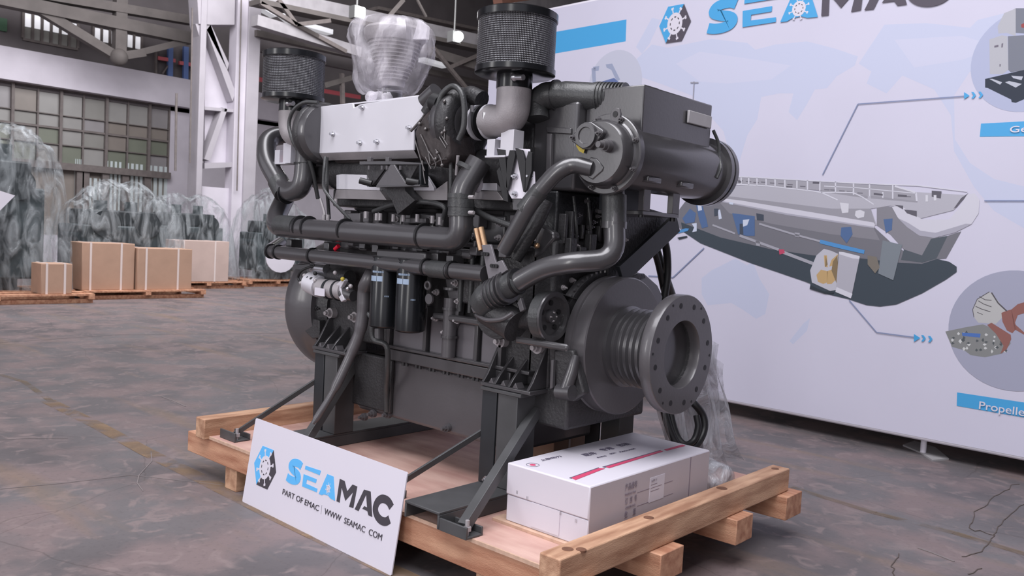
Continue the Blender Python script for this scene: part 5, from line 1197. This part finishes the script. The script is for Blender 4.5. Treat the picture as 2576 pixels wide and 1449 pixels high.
# exhaust bell wrapped in a bag
bx0=P(975,235,y=3.15).x; bz=P(975,228,y=3.15).z
bell=MB(); pf=[(0,.062),(.02,.068)]
for k in range(12): h=.03+k*.019; r=.070+k*.0072; pf+=[(h,r-.004),(h+.006,r-.004),(h+.008,r+.010),(h+.014,r+.012)]
pf+=[(.265,.172),(.31,.178),(.325,.165),(.34,.12),(.345,.02)]
eb=E(bell.lathe((bx0+.045,3.15,bz+.015),(0,0,1),pf,64),'exhaust_bell','cast',lab='ribbed grey exhaust bell')
E(MB().cyl((bx0+.02,3.15,bz-.25),(bx0+.02,3.15,bz-.0),.07),'bell_neck','paint',eb)
bag=thing('plastic_bag','milky plastic bag tied over the exhaust bell on top of the engine','bag',(bx0,3.12,bz-.03))
rnd=random.Random(12); mb=MB(); NA,NH=64,30; vs=[]
prof=[(0,.13),(.02,.165),(.06,.185),(.12,.205),(.20,.225),(.27,.238),(.32,.240),(.36,.232),(.385,.21),(.41,.15),(.42,.06),(.425,.005)]
def pr_(t):
    h=t*.425
    for (h0,r0),(h1,r1) in zip(prof[:-1],prof[1:]):
        if h<=h1: return r0+(r1-r0)*(h-h0)/(h1-h0)
    return .005
for i in range(NH+1):
    t=i/NH; r=pr_(t)
    for k in range(NA):
        a=2*PI*k/NA; wv=1+.05*math.sin(5*a+7*t)+.03*math.sin(13*a-9*t+1)+.02*math.sin(23*a+14*t)+rnd.uniform(-.012,.012)
        lean=(1-t)*-.06 if t<.25 else -.0
        vs.append((bx0+.03+r*wv*math.cos(a)-.02*(1-min(1,t/.3)),3.14+r*wv*math.sin(a),bz-.02+t*.425+(.012*math.sin(4*a+2)+.006*math.sin(9*a))*(1 if t<.85 else (1-t)/.15)))
fs=[(i*NA+k,i*NA+(k+1)%NA,(i+1)*NA+(k+1)%NA,(i+1)*NA+k) for i in range(NH) for k in range(NA)]
fs+=[tuple(range(NA))[::-1]]
mb.add(vs,fs); mb.build('bag_film','bag',bag,angle=30)
kn=P(950,248,y=2.98); mb=MB(); mb.ball(kn,.05,(1.3,.8,.7),14,8).ball(kn+V(.08,.0,.0),.035,(1,.8,.8),12,6).ball(kn+V(-.06,0,.015),.035,(1.2,.8,.8),12,6)
for v in mb.v: v+=V(rnd.uniform(-.006,.006),rnd.uniform(-.006,.006),rnd.uniform(-.006,.006))
mb.build('tied_knot','bag',bag)
tp=P(1058,72,y=3.1); MB().prism([tp+V(-.06,0,-.05),tp+V(.05,0,-.06),tp+V(.04,.01,.01),tp+V(-.02,0,.05)],(0,.02,.0)).build('bag_corner','bag',bag)
# large plastic bag slumped behind the coupling
gb_=thing('plastic_sheeting','crumpled clear plastic hanging down behind the coupling flange','plastic',(-2.3,4.45,.262))
q=[P(a,b,x=-2.42) for a,b in ((1560,960),(1770,965),(1800,1100),(1800,1180),(1560,1180))]
mb=MB(); NU_,NV_=40,26; vs=[]
for i in range(NU_+1):
    for j in range(NV_+1):
        u=i/NU_; v=j/NV_; y=3.86+u*(.64+.16*v); z=1.0-v*.735; 
        z+= -.25*max(0,u-.72)*(1-v)*2.5
        x=-2.38+.05*math.sin(u*34+v*2)+.03*math.sin(u*61+3)+.10*v*v
        vs.append((x,y+.02*math.sin(v*9+u*4),max(z,.268)))
fs=[(i*(NV_+1)+j,(i+1)*(NV_+1)+j,(i+1)*(NV_+1)+j+1,i*(NV_+1)+j+1) for i in range(NU_) for j in range(NV_)]
mb.add(vs,fs).build('hanging_film','film',gb_,angle=40)
mb=MB(); c=P(1800,1180,x=-2.0); mb.ball((c.x-.05,c.y,.345),.13,(1,1.0,.62),26,16)
for v in mb.v:
    d=1+.12*math.sin(v.y*40+v.z*25)+.08*math.sin(v.x*55+v.y*20); v.x=c.x-.05+(v.x-c.x+.05)*d; v.z=max(.266,.345+(v.z-.345)*d)
mb.build('crumpled_bundle','film',gb_,angle=30)
